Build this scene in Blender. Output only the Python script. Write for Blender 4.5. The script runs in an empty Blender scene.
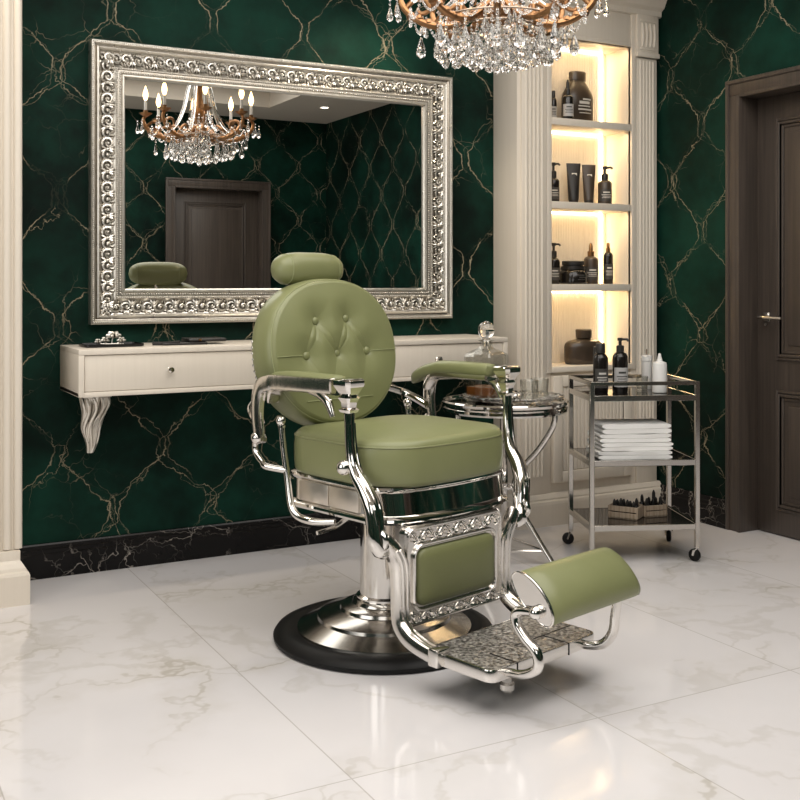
import bpy, bmesh, math, random
from math import sin, cos, pi, radians, sqrt
from mathutils import Vector, Matrix, noise as mnoise
random.seed(7)
S = bpy.context.scene
COL = S.collection

# ------------------------------------------------------------------ node helpers
class NT:
    def __init__(s, name):
        s.m = bpy.data.materials.new(name); s.m.use_nodes = True
        s.t = s.m.node_tree; s.n = s.t.nodes
        s.b = s.n['Principled BSDF']; s.out = s.n['Material Output']
    def new(s, ty, **k):
        n = s.n.new(ty)
        for a, v in k.items(): setattr(n, a, v)
        return n
    def put(s, sock, v):
        if isinstance(v, bpy.types.NodeSocket): s.t.links.new(v, sock)
        else: sock.default_value = v
    def math(s, op, a, b=0.0, c=None):
        n = s.new('ShaderNodeMath', operation=op)
        s.put(n.inputs[0], a); s.put(n.inputs[1], b)
        if c is not None: s.put(n.inputs[2], c)
        return n.outputs[0]
    def add(s, a, b): return s.math('ADD', a, b)
    def sub(s, a, b): return s.math('SUBTRACT', a, b)
    def mul(s, a, b): return s.math('MULTIPLY', a, b)
    def coord(s, which='Object'): return s.new('ShaderNodeTexCoord').outputs[which]
    def pos(s): return s.new('ShaderNodeNewGeometry').outputs['Position']
    def sep(s, v):
        n = s.new('ShaderNodeSeparateXYZ'); s.put(n.inputs[0], v); return n.outputs
    def comb(s, x, y, z):
        n = s.new('ShaderNodeCombineXYZ')
        for i, v in enumerate((x, y, z)): s.put(n.inputs[i], v)
        return n.outputs[0]
    def noise(s, vec, scale, detail=4, rough=.5, dist=0, out=0):
        n = s.new('ShaderNodeTexNoise'); s.put(n.inputs['Vector'], vec)
        n.inputs['Scale'].default_value = scale; n.inputs['Detail'].default_value = detail
        n.inputs['Roughness'].default_value = rough; n.inputs['Distortion'].default_value = dist
        return n.outputs[out]
    def voro(s, vec, scale, feature='DISTANCE_TO_EDGE'):
        n = s.new('ShaderNodeTexVoronoi', feature=feature); s.put(n.inputs['Vector'], vec)
        n.inputs['Scale'].default_value = scale; return n.outputs['Distance']
    def ramp(s, f, *stops):
        n = s.new('ShaderNodeValToRGB'); s.put(n.inputs[0], f); e = n.color_ramp.elements
        while len(e) < len(stops): e.new(.5)
        for i, (p, c) in enumerate(stops):
            e[i].position = p
            e[i].color = (*c, 1) if hasattr(c, '__len__') else (c, c, c, 1)
        return n.outputs[0]
    def mr(s, v, a, b, c=0.0, d=1.0):
        n = s.new('ShaderNodeMapRange'); n.interpolation_type = 'SMOOTHSTEP'
        s.put(n.inputs[0], v)
        for i, q in enumerate((a, b, c, d)): n.inputs[i+1].default_value = q
        return n.outputs[0]
    def mix(s, f, a, b):
        n = s.new('ShaderNodeMix', data_type='RGBA'); s.put(n.inputs[0], f)
        for i, v in ((6, a), (7, b)):
            s.put(n.inputs[i], (*v, 1) if isinstance(v, tuple) and len(v) == 3 else v)
        return n.outputs[2]
    def vadd(s, a, b, op='ADD'):
        n = s.new('ShaderNodeVectorMath', operation=op); s.put(n.inputs[0], a); s.put(n.inputs[1], b); return n.outputs[0]
    def vscale(s, a, k):
        n = s.new('ShaderNodeVectorMath', operation='SCALE'); s.put(n.inputs[0], a); n.inputs['Scale'].default_value = k; return n.outputs[0]
    def set(s, **k):
        for a, v in k.items():
            nm = {'color': 'Base Color', 'rough': 'Roughness', 'metal': 'Metallic', 'spec': 'Specular IOR Level',
                  'trans': 'Transmission Weight', 'ior': 'IOR', 'coat': 'Coat Weight', 'coat_rough': 'Coat Roughness',
                  'emit': 'Emission Color', 'estr': 'Emission Strength', 'sheen': 'Sheen Weight', 'sss': 'Subsurface Weight', 'alpha': 'Alpha'}[a]
            if isinstance(v, tuple) and len(v) == 3: v = (*v, 1)
            s.put(s.b.inputs[nm], v)
        return s
    def bump(s, h, strength=.3, dist=.01):
        n = s.new('ShaderNodeBump'); n.inputs['Strength'].default_value = strength; n.inputs['Distance'].default_value = dist
        s.put(n.inputs['Height'], h); s.t.links.new(n.outputs[0], s.b.inputs['Normal']); return s

M = {}
def simple(name, color, rough=.5, metal=0, var=.06, scale=30, bump=0, **k):
    t = NT(name); v = t.noise(t.coord(), scale, 5)
    c = t.mix(v, tuple(x*(1-var) for x in color), tuple(min(1, x*(1+var)) for x in color))
    t.set(color=c, rough=rough, metal=metal, **k)
    if bump: t.bump(v, bump, .002)
    M[name] = t.m; return t.m

def mat_wall():
    t = NT('green_veined_wallpaper'); p = t.pos(); x, y, z = t.sep(p)
    nrm = t.new('ShaderNodeNewGeometry').outputs['Normal']; nx = t.math('ABSOLUTE', t.sep(nrm)[0])
    side = t.math('GREATER_THAN', nx, .5)
    hx = t.sub(x, .83); hy = t.sub(y, 3.90)
    h = t.add(t.mul(hx, t.sub(1, side)), t.mul(hy, side))
    zz = t.add(t.sub(z, .49), t.mul(side, -.43))
    PX, PZ = .43, .52
    base = t.comb(h, side, zz)
    lines = None
    big = t.noise(base, 1.4, 5, .6)
    for i, (amp, w, seed) in enumerate(((.205, .0023, 0.0), (.288, .0019, 7.3), (.235, .0014, 3.9))):
        off = t.vadd(base, (seed, seed*.37, seed*1.7))
        wn = t.new('ShaderNodeTexNoise'); t.put(wn.inputs['Vector'], off); wn.inputs['Scale'].default_value = 5.5; wn.inputs['Detail'].default_value = 5; wn.inputs['Roughness'].default_value = .62
        wx, wy, wz = t.sep(wn.outputs['Color'])
        hh = t.add(h, t.mul(t.sub(wx, .5), (.10, .15, .22)[i])); z2 = t.add(zz, t.mul(t.sub(wy, .5), (.14, .16, .22)[i]))
        cs = t.math('ARCSINE', t.math('COSINE', t.mul(z2, 2*pi/PZ)))
        wv = t.mul(t.math('MAXIMUM', -1.0, t.math('MINIMUM', 1.0, t.mul(cs, 1.42*2/pi))), amp)
        u = t.math('DIVIDE', hh, PX)
        # nodes at h = k*PX when z2 = 0
        def dist(sgn, q):
            a = t.sub(t.sub(u, q), t.mul(wv, sgn))
            fr = t.math('FRACT', t.add(a, 100.5))
            return t.mul(t.math('ABSOLUTE', t.sub(fr, .5)), PX*.66)
        d = t.math('MINIMUM', dist(1, -.25), dist(-1, .25))
        fade = t.mr(t.noise(t.vadd(off, (3.1, 0, 1)), 3.2, 4, .6), (.40, .43, .47)[i], (.56, .60, .62)[i], .05, 1.0)
        thick = t.add(.35, t.noise(off, 22, 2))
        ln = t.mul(t.sub(1, t.mr(t.math('DIVIDE', d, thick), w*.45, w*1.25)), fade)
        lines = ln if lines is None else t.math('MAXIMUM', lines, t.mul(ln, .85))
        if i == 0: near = t.sub(1, t.mr(d, .0, .07))
    # hairline cracks branching off the gold lines
    wv = t.vadd(base, t.vscale(t.noise(base, 4, 4, .6, 0, 1), .22))
    cr = t.sub(1, t.mr(t.voro(wv, 5.5), .002, .009))
    cmask = t.mul(t.mr(t.noise(t.vadd(base, (9, 2, 4)), 2.6, 3), .50, .62), t.add(.12, near))
    lines = t.math('MAXIMUM', lines, t.mul(t.mul(cr, cmask), .55))
    fine = t.noise(base, 9, 6, .65)
    g = t.mix(t.mr(t.add(t.mul(big, .75), t.mul(fine, .25)), .36, .70), WALL_LO, WALL_HI)
    gold = t.mix(t.noise(base, 14, 2), (.26, .19, .10), (.62, .53, .38))
    t.set(color=t.mix(t.mul(lines, .72), g, gold), rough=t.add(.52, t.mul(fine, .2)), spec=.12)
    M['wall'] = t.m

WALL_LO = (.0014, .0072, .0048); WALL_HI = (.0060, .044, .0285)
mat_wall()

def mat_floor():
    t = NT('cream_marble_tiles'); p = t.pos(); x, y, z = t.sep(p)
    TX, TY = .742, 2.20
    ux = t.math('DIVIDE', t.sub(x, 1.103), TX); uy = t.math('DIVIDE', t.sub(y, 2.272), TY)
    ix = t.math('FLOOR', ux); iy = t.math('FLOOR', uy)
    def edge(u, T): 
        f = t.math('FRACT', u); return t.mul(t.math('MINIMUM', f, t.sub(1, f)), T)
    d = t.math('MINIMUM', edge(ux, TX), edge(uy, TY))
    grout = t.sub(1, t.mr(d, .0008, .0026))
    q = t.vadd(p, t.comb(t.mul(ix, 3.7), t.mul(iy, 5.3), t.add(ix, iy)))
    w = t.vadd(q, t.vscale(t.noise(q, 1.6, 5, .62, 0, 1), .75))
    v1 = t.sub(1, t.mr(t.math('ABSOLUTE', t.sub(t.noise(w, 1.15, 3, .5), .5)), .0, .022))
    v2 = t.sub(1, t.mr(t.voro(w, 1.5), .003, .022))
    msk = t.mr(t.noise(t.vadd(q, (5, 1, 2)), 1.5, 4, .6), .42, .68)
    halo = t.sub(1, t.mr(t.voro(w, 1.5), .0, .16))
    vein = t.math('MAXIMUM', t.mul(v1, .35), t.mul(v2, msk))
    cloud = t.noise(q, 2.2, 5)
    c = t.mix(cloud, (.668, .640, .640), (.765, .742, .748))
    c = t.mix(t.mul(t.mul(halo, msk), .28), c, (.50, .45, .37))
    c = t.mix(t.mul(vein, .50), c, (.34, .30, .22))
    c = t.mix(t.mul(grout, .6), c, (.36, .33, .29))
    t.set(color=c, rough=t.add(.075, t.mul(cloud, .05)), spec=.42)
    t.bump(t.mul(grout, -1), .15, .002)
    M['floor'] = t.m
mat_floor()

def mat_blackmarble():
    t = NT('black_marble'); p = t.pos()
    w = t.vadd(p, t.vscale(t.noise(p, 3, 5, .6, 0, 1), .4))
    v = t.math('MAXIMUM', t.sub(1, t.mr(t.voro(w, 3.6), .001, .012)), t.mul(t.sub(1, t.mr(t.voro(w, 9), .001, .02)), .5)); m = t.mr(t.noise(p, 4, 4), .45, .62)
    c = t.mix(t.noise(p, 6, 5), (.003, .003, .003), (.010, .009, .009))
    t.set(color=t.mix(t.mul(t.mul(v, m), .6), c, (.50, .45, .40)), rough=.2, spec=.22); M['black_marble'] = t.m
mat_blackmarble()

def mat_wood(name, c0, c1, rough, sx=60):
    t = NT(name); p = t.coord(); x, y, z = t.sep(p)
    q = t.comb(t.mul(x, sx), t.mul(y, sx), t.mul(z, 1.6))
    g = t.noise(q, 1.0, 5, .6, .3)
    t.set(color=t.mix(t.mr(g, .3, .7), c0, c1), rough=rough); t.bump(g, .08, .002); M[name] = t.m
mat_wood('beige_wood', (.725, .655, .56), (.75, .68, .585), .42)
mat_wood('dark_wood', (.050, .039, .032), (.080, .062, .050), .45)
simple('beige_paint', (.66, .60, .51), .45, var=.03)
mat_wood('crate_wood', (.30, .22, .15), (.50, .40, .30), .7, 90)

def mat_chrome(name, col, rough, bump=0, scale=40):
    t = NT(name); n = t.noise(t.coord(), scale, 3)
    t.set(color=t.mix(n, tuple(c*.93 for c in col), col), metal=1.0, rough=t.add(rough, t.mul(n, rough*.5)))
    if bump: t.bump(n, bump, .003)
    M[name] = t.m
mat_chrome('chrome', (.80, .775, .74), .055)
mat_chrome('cast_chrome', (.84, .81, .77), .13, .06, 60)
mat_chrome('brushed_steel', (.52, .50, .47), .13)
mat_chrome('side_plate', (.80, .74, .66), .30)  # warm tint paints a beige reflection into the brushed metal
mat_chrome('cart_metal', (.72, .69, .65), .12)
mat_chrome('knob_metal', (.8, .76, .7), .12)
mat_chrome('champagne_metal', (.42, .33, .26), .22)
mat_chrome('copper_gold', (.38, .205, .10), .26, .2, 90)
def mat_silver():
    t = NT('antique_silver'); p = t.coord(); n = t.noise(p, 38, 5, .65)
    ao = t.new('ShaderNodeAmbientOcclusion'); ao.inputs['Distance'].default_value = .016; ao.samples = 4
    c = t.mix(t.mr(ao.outputs['AO'], .25, .85), (.20, .155, .10), (.77, .735, .67))  # occlusion shade painted into the colour, browner in the recesses
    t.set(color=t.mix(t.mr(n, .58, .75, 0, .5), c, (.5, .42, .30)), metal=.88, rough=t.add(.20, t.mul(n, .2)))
    t.bump(n, .25, .003); M['silver'] = t.m
mat_silver()
def mat_leather():
    t = NT('olive_leather'); p = t.coord(); n = t.noise(p, 260, 4); b = t.noise(p, 5, 4)
    t.set(color=t.mix(b, (.190, .202, .088), (.255, .268, .128)), rough=t.add(.30, t.mul(n, .12)), spec=.5)
    t.bump(n, .10, .001); M['leather'] = t.m
mat_leather()
simple('leather_dark', (.175, .185, .078), .45, bump=.1, scale=200)
simple('stitch', (.31, .33, .17), .5)
simple('rubber', (.006, .006, .006), .5, spec=.25)
simple('ceiling_paint', (.62, .56, .48), .8, var=.02)
simple('white_ceramic', (.80, .79, .77), .25, var=.02)
simple('towel', (.86, .85, .83), .95, var=.05, scale=300, bump=.5)
simple('black_bottle', (.012, .010, .009), .13, spec=.5)
simple('black_matte', (.016, .014, .013), .42)
simple('brown_plastic', (.050, .036, .025), .30)
simple('grey_label', (.46, .45, .44), .6)
simple('dim_label', (.05, .047, .043), .5)
simple('pale_print', (.62, .60, .56), .5)
simple('black_tray', (.008, .008, .008), .25)
simple('liquor', (.30, .10, .02), .15)
simple('smoked_glass', (.022, .018, .016), .04, spec=.8)
simple('bronze_cap', (.25, .13, .05), .25, metal=.8)
def mat_glass(name, col, ior=1.5, rough=0.0):
    t = NT(name); n = t.noise(t.coord(), 20, 2)
    t.set(color=t.mix(n, tuple(c*.98 for c in col), col), trans=1.0, ior=ior, rough=rough); M[name] = t.m
mat_glass('clear_glass', (.97, .97, .96)); mat_glass('crystal', (1.0, .985, .96), 1.62)
mat_glass('amber', (.62, .25, .05), 1.36)
def mat_thin(name, tint, k=1.0):
    t = NT(name); lw = t.new('ShaderNodeLayerWeight'); lw.inputs['Blend'].default_value = .32
    tr = t.new('ShaderNodeBsdfTransparent'); gl = t.new('ShaderNodeBsdfGlossy'); gl.inputs['Roughness'].default_value = .03
    n = t.noise(t.coord(), 12, 2); t.put(tr.inputs['Color'], t.mix(n, tuple(c*.97 for c in tint), tint))
    mx = t.new('ShaderNodeMixShader'); t.put(mx.inputs[0], t.add(.05, t.mul(t.math('POWER', lw.outputs['Facing'], 1.6), .75*k)))
    t.t.links.new(tr.outputs[0], mx.inputs[1]); t.t.links.new(gl.outputs[0], mx.inputs[2]); t.t.links.new(mx.outputs[0], t.out.inputs['Surface'])
    t.n.remove(t.b); M[name] = t.m
mat_thin('thin_glass', (.93, .93, .91))
def mat_mirror():
    t = NT('mirror_silvering'); n = t.noise(t.coord(), 2, 2)
    t.set(color=t.mix(n, (.80, .80, .78), (.83, .83, .81)), metal=1.0, rough=.0); M['mirror'] = t.m
mat_mirror()
def mat_emit(name, col, s):
    t = NT(name); n = t.noise(t.coord(), 3, 1)
    t.set(color=(.8, .7, .5), emit=t.mix(n, col, tuple(c*.96 for c in col)), estr=s); M[name] = t.m
mat_emit('led', (1.0, .76, .43), 12.0)
mat_emit('flame', (1.0, .62, .26), 9.0)
mat_emit('downlight', (1.0, .92, .8), 12.0)
def mat_plate():
    t = NT('embossed_plate'); p = t.coord(); x, y, z = t.sep(p)
    k = t.voro(p, 75); n = t.noise(p, 85, 3, .65)
    h_ = t.add(t.mr(k, .0, .35), t.mul(n, .8))
    t.set(color=t.mix(t.mr(n, .35, .65), (.13, .118, .105), (.66, .63, .59)), metal=.9, rough=t.add(.22, t.mul(n, .25))); t.bump(h_, .7, .003); M['plate'] = t.m
mat_plate()

# ------------------------------------------------------------------ mesh helpers
class MB:
    def __init__(s): s.bm = bmesh.new()
    def box(s, x0, x1, y0, y1, z0, z1, bev=0, seg=2, mat=None):
        r = bmesh.ops.create_cube(s.bm, size=1); vs = r['verts']
        for v in vs:
            v.co = Vector((x0+(v.co.x+.5)*(x1-x0), y0+(v.co.y+.5)*(y1-y0), z0+(v.co.z+.5)*(z1-z0)))
        if bev:
            es = list({e for v in vs for e in v.link_edges})
            g = bmesh.ops.bevel(s.bm, geom=es, offset=bev, segments=seg, profile=.5, affect='EDGES')
            vs = list({v for f in g['faces'] for v in f.verts} | {v for v in vs if v.is_valid})
        if mat is not None:
            for v in vs: v.co = mat @ v.co
        return s
    def loft(s, loops, cap=True, closed=True):
        L = [[s.bm.verts.new(p) for p in lp] for lp in loops]
        n = len(L[0])
        for a, b in zip(L, L[1:]):
            for i in range(n if closed else n-1):
                j = (i+1) % n
                s.bm.faces.new((a[i], a[j], b[j], b[i]))
        if cap and closed:
            if len(L[0]) > 2: s.bm.faces.new(list(reversed(L[0]))); s.bm.faces.new(L[-1])
        return s
    def lathe(s, prof, c=(0, 0, 0), seg=32, mat=None):
        loops = []
        for r, z in prof:
            r = max(r, 1e-5)
            lp = [Vector((c[0]+r*cos(2*pi*i/seg), c[1]+r*sin(2*pi*i/seg), c[2]+z)) for i in range(seg)]
            if mat is not None: lp = [mat @ p for p in lp]
            loops.append(lp)
        return s.loft(loops)
    def tube(s, pts, r, sides=10, aspect=1.0, up=(0, 0, 1), smooth=6, cap=True, square=0):
        pts = [Vector(p) for p in pts]
        if smooth: pts, rr = cr(pts, smooth, r)
        else: rr = r if hasattr(r, '__len__') else [r]*len(pts)
        if not hasattr(rr, '__len__'): rr = [rr]*len(pts)
        n = len(pts); tang = []
        for i in range(n):
            d = pts[min(i+1, n-1)]-pts[max(i-1, 0)]; tang.append(d.normalized() if d.length > 1e-9 else Vector((0, 0, 1)))
        u = Vector(up); u = u-tang[0]*u.dot(tang[0])
        if u.length < 1e-4: u = Vector((1, 0, 0))-tang[0]*tang[0].x
        u.normalize(); loops = []
        for i in range(n):
            u = u-tang[i]*u.dot(tang[i]); u.normalize(); w = tang[i].cross(u)
            lp = []
            for k in range(sides):
                a = 2*pi*(k+.5)/sides; ca, sa = cos(a), sin(a)
                if square:
                    q = (abs(ca)**square+abs(sa)**square)**(-1/square); ca *= q; sa *= q
                lp.append(pts[i]+u*(ca*rr[i])+w*(sa*rr[i]*aspect))
            loops.append(lp)
        return s.loft(loops, cap)
    def ball(s, c, r, seg=16, sc=(1, 1, 1)):
        prof = [(r*sin(pi*i/(seg//2)), -r*cos(pi*i/(seg//2))) for i in range(seg//2+1)]
        m = Matrix.Translation(Vector(c)) @ Matrix.Diagonal((*sc, 1))
        return s.lathe(prof, (0, 0, 0), seg, m)
    def build(s, name, mat, parent=None, smooth=35, loc=None):
        bm = s.bm
        bmesh.ops.remove_doubles(bm, verts=bm.verts, dist=2e-5)
        bmesh.ops.recalc_face_normals(bm, faces=bm.faces)
        me = bpy.data.meshes.new(name); bm.to_mesh(me); bm.free()
        me.materials.append(M[mat] if isinstance(mat, str) else mat)
        if smooth:
            me.polygons.foreach_set('use_smooth', [True]*len(me.polygons))
            me.set_sharp_from_angle(angle=radians(smooth))
        o = bpy.data.objects.new(name, me); COL.objects.link(o)
        if parent is not None: o.parent = parent
        if loc: o.location = loc
        return o

def cr(pts, k, r):
    n = len(pts); out = []; rr = []
    R = r if hasattr(r, '__len__') else [r]*n
    for i in range(n-1):
        p0 = pts[max(i-1, 0)]; p1 = pts[i]; p2 = pts[i+1]; p3 = pts[min(i+2, n-1)]
        for j in range(k):
            t = j/k
            out.append(.5*((2*p1)+(-p0+p2)*t+(2*p0-5*p1+4*p2-p3)*t*t+(-p0+3*p1-3*p2+p3)*t**3))
            rr.append(R[i]+(R[i+1]-R[i])*t)
    out.append(pts[-1]); rr.append(R[-1]); return out, rr

def thing(name, label, cat, loc=(0, 0, 0), rz=0, group=None):
    o = bpy.data.objects.new(name, None); COL.objects.link(o); o.empty_display_size = .05
    o.location = loc; o.rotation_euler = (0, 0, rz); return tag(o, label, cat, group)
def tag(o, label, cat, group=None):
    o['label'] = label; o['category'] = cat
    if group: o['group'] = group
    return o
def struct(o, label, cat):
    o['kind'] = 'structure'; return tag(o, label, cat)
def dup(root, loc, rz=0, label=None):
    r = root.copy(); COL.objects.link(r); r.location = loc; r.rotation_euler = (0, 0, rz)
    if label: r['label'] = label
    for ch in list(root.children):
        c = ch.copy(); COL.objects.link(c); c.parent = r
        for g in ch.children:
            d = g.copy(); COL.objects.link(d); d.parent = c
    return r
def rrect(hw, y0, y1, r, n=8, bow=0, taper=0):
    """rounded-rectangle plan loop, front (y0) bowed outwards by bow"""
    pts = []
    for cx, cy, a0 in ((hw-r, y1-r, 0), (-hw+r, y1-r, 90), (-hw+r, y0+r, 180), (hw-r, y0+r, 270)):
        for i in range(n+1):
            a = radians(a0+90*i/n); pts.append([cx+r*cos(a), cy+r*sin(a)])
        if a0 == 180:
            for i in range(1, 12): pts.append([-hw+r+(2*hw-2*r)*i/12, y0])
    for p in pts:
        f = max(0, min(1, (y0+.35*(y1-y0)-p[1])/(.35*(y1-y0))))
        p[1] -= bow*f*(1-(p[0]/hw)**2)
        p[0] *= 1-taper*(p[1]-y0)/(y1-y0)
    return pts

# ------------------------------------------------------------------ room shell
D, XR, XR2, YF, XL, CZ = 4.42, 3.82, 4.35, -.72, -1.7, 2.75
struct(MB().box(XL-.1, XR2+.1, YF-.1, D+.1, -.1, 0).build('floor', 'floor', smooth=0), 'pale cream marble tiled floor with soft beige veins', 'floor')
struct(MB().box(XL-.1, XR+.3, D, D+.1, 0, 3.0).build('wall_back', 'wall', smooth=0), 'dark green wall with gold vein lattice behind the silver mirror', 'wall')
DY1, DY0, DZ = 3.716, 2.68, 2.14
w = MB(); w.box(XR, XR+.12, DY1-.05, D, 0, 3.0); w.box(XR, XR+.12, DY0+.05, DY1-.05, DZ-.05, 3.0); w.box(XR, XR+.12, 2.30, DY0+.05, 0, 3.0)
w.box(XR+.12, XR2+.12, 2.30, 2.42, 0, 3.0); w.box(XR2, XR2+.12, YF, 2.30, 0, 3.0)
struct(w.build('wall_right', 'wall', smooth=0), 'dark green wall with gold vein lattice around the brown door', 'wall')
struct(MB().box(XL-.1, XR2+.12, YF-.12, YF, 0, 3.0).build('wall_front', 'wall', smooth=0), 'dark green wall seen reflected in the mirror', 'wall')
struct(MB().box(XL-.12, XL, YF, D, 0, 3.0).build('wall_left', 'wall', smooth=0), 'dark green wall running forward past the pilaster', 'wall')
c = MB(); TX0, TX1, TY0, TY1, TZ = -.6, 3.5, -.07, 3.7, 2.93
c.box(XL-.1, XR2+.12, TY1, D+.1, CZ, 3.0); c.box(XL-.1, XR2+.12, YF-.1, TY0, CZ, 3.0)
c.box(XL-.1, TX0, TY0, TY1, CZ, 3.0); c.box(TX1, XR2+.12, TY0, TY1, CZ, 3.0); c.box(TX0, TX1, TY0, TY1, TZ, 3.0)
struct(c.build('ceiling', 'ceiling_paint', smooth=0), 'beige tray ceiling with raised middle panel', 'ceiling')

def skirting(name, length_axis, a0, a1, wallc, sgn, label):
    """stepped black marble baseboard; sgn = direction from the wall into the room"""
    prof = [(0, .136), (.010, .136), (.014, .130), (.014, .118), (.020, .112), (.020, .100), (.026, .094), (.026, 0), (0, 0)]
    m = MB(); loops = []
    for a in (a0, a1):
        lp = []
        for d, z in prof:
            q = wallc+sgn*d
            lp.append((a, q, z) if length_axis == 'x' else (q, a, z))
        loops.append(lp)
    m.loft(loops); return struct(m.build(name, 'black_marble', smooth=0), label, 'baseboard')
skirting('baseboard_back', 'x', .62, 2.925, D, -1, 'black marble skirting along the wall under the floating shelf')
skirting('baseboard_right', 'y', DY1, 4.20, XR, -1, 'black marble skirting between the bookcase and the brown door')
skirting('baseboard_front', 'x', XL, 2.68, YF, 1, 'black marble skirting on the reflected wall')

# doors
def build_door(name, label, y1, width, height, xface, M4=None):
    """door in a wall facing -x, latch side at y1, hinge side y1-width"""
    r = bpy.data.objects.new(name, None); COL.objects.link(r); struct(r, label, 'door')
    f = MB(); fw = .07; y0 = y1-width
    def casing(a0, a1, z0, z1):
        f.box(xface-.022, xface+.02, a0, a1, z0, z1, .004)
    casing(y1-fw, y1, 0, height-fw); casing(y0, y0+fw, 0, height-fw); casing(y0, y1, height-fw, height)
    f.box(xface-.028, xface-.01, y1-.016, y1+.004, 0, height+.004, .003); f.box(xface-.028, xface-.01, y0-.004, y0+.016, 0, height+.004, .003)
    f.box(xface-.0285, xface-.01, y0-.0045, y1+.0045, height-.0155, height+.0045, .003)
    for a0, a1, z0, z1 in ((y1-fw-.012, y1-fw+.004, 0, height-fw), (y0+fw-.004, y0+fw+.012, 0, height-fw), (y0+fw+.012, y1-fw-.012, height-fw-.012, height-fw+.004)):
        f.box(xface-.026, xface+.11, a0, a1, z0, z1, .002)
    f.build('door_frame', 'dark_wood', r)
    b = xface+.095; ly1, ly0, lz = y1-fw-.012, y0+fw+.012, height-fw-.014
    l = MB(); l.box(b, b+.04, ly0, ly1, .006, lz, .002)
    pw0, pw1 = ly0+.115, ly1-.115
    def panel(z0, z1):
        for k, (ins, pr) in enumerate(((0, .010), (.016, .016), (.032, .006))):
            wd = .014
            for a0, a1, c0, c1 in ((pw0+ins, pw0+ins+wd, z0+ins, z1-ins), (pw1-ins-wd, pw1-ins, z0+ins, z1-ins), (pw0+ins+wd, pw1-ins-wd, z0+ins, z0+ins+wd), (pw0+ins+wd, pw1-ins-wd, z1-ins-wd, z1-ins)):
                l.box(b-pr, b+.01, a0, a1, c0, c1, .004)
        l.box(b-.006, b+.01, pw0+.07, pw1-.07, z0+.07, z1-.07, .005)
    panel(.82, lz-.11); panel(.12, .68)
    leaf = l.build('door_leaf', 'dark_wood', r)
    hd = MB(); zc = 1.02; yc = ly1-.06
    hd.box(b-.008, b+.002, yc-.022, yc+.022, zc-.022, zc+.022, .004)
    hd.tube([(b, yc, zc), (b-.05, yc, zc)], .010, 10, smooth=0)
    hd.tube([(b-.048, yc+.006, zc), (b-.052, yc-.03, zc), (b-.052, yc-.13, zc-.003)], [.010, .010, .007], 10)
    hd.tube([(b-.005, yc, zc-.035), (b-.012, yc, zc-.035)], .008, 10, smooth=0)
    hd.build('door_handle', 'knob_metal', leaf)
    return r
build_door('door_1', 'dark brown panelled door with a lever handle in the right wall', DY1, DY1-DY0, DZ, XR)
d2 = build_door('door_2', 'brown panelled door seen reflected in the silver mirror', .50, 1.0, 2.13, 0)
d2.matrix_world = Matrix.Translation((3.21, YF+.112, 0)) @ Matrix.Rotation(radians(90), 4, 'Z') @ Matrix.Rotation(radians(180), 4, 'Z')

# left pilaster
pil = bpy.data.objects.new('trim_1', None); COL.objects.link(pil)
struct(pil, 'cream fluted pilaster on a moulded plinth at the left end of the green wall', 'pilaster')
m = MB(); py = 4.10; m.box(.14, .634, py+.020, D, .0, CZ, .004)
x = .15
while x < .62:
    m.tube([(x+.017, py+.020, .20), (x+.017, py+.020, CZ-.25)], .0150, 12, smooth=0); x += .0385
m.box(.14, .635, py, D, .1, .195, .004); m.box(.14, .635, py, D, CZ-.24, CZ, .004)
m.build('pilaster_shaft', 'beige_wood', pil)
m = MB(); hw = [(.0, .0), (.032, 0), (.032, .108), (.028, .118), (.022, .122), (.018, .134), (.008, .150), (.002, .157), (0, .16)]
loops = []
for d, z in hw[1:]:
    loops.append([(.12-d, py-d, z), (.632+d, py-d, z), (.632+d, D-.001, z), (.12-d, D-.001, z)])
m.loft(loops); m.build('plinth', 'beige_wood', pil, smooth=0)

# ------------------------------------------------------------------ bookcase
BX0, BX1, BF, BB = 2.927, 3.80, 4.20, 4.417
NX0, NX1, NZ0, NZ1 = 3.126, 3.631, .769, 2.388
bk = thing('bookcase', 'tall cream built-in bookcase with lit niches and fluted pilasters in the corner', 'bookcase')
m = MB()
m.box(BX0, NX0, BF+.012, BB, 0, 2.60, .002); m.box(NX1, BX1, BF+.012, BB, 0, 2.60, .002)
m.box(NX0-.01, NX1+.01, BF+.006, BB, NZ1, 2.60, .002)
m.box(NX0-.01, NX1+.01, BF+.02, BB, 0, NZ0-.03, .002)
m.box(NX0-.03, NX0, BF, BF+.03, NZ0-.03, 2.56, .003); m.box(NX1, NX1+.03, BF, BF+.03, NZ0-.03, 2.56, .003)
m.box(NX0, NX1, BF+.002, BF+.03, NZ1, NZ1+.02, .003)
m.build('carcass', 'beige_wood', bk)
m = MB(); m.box(NX0, NX1, BB-.012, BB, NZ0, NZ1)
x = NX0+.01
while x < NX1-.01: m.box(x, x+.011, BB-.0132, BB-.011, NZ0, NZ1, .0006, 1); x += .016
m.build('back_panel', 'beige_wood', bk)
for i, z in enumerate((1.957, 1.546, 1.140)):
    MB().box(NX0, NX1, BF+.001, BB-.012, z, z+.035, .002).build('shelf', 'beige_wood', bk)
MB().box(NX0, NX1, BF-.004, BB-.012, NZ0-.028, NZ0, .003).build('shelf', 'beige_wood', bk)
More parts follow.
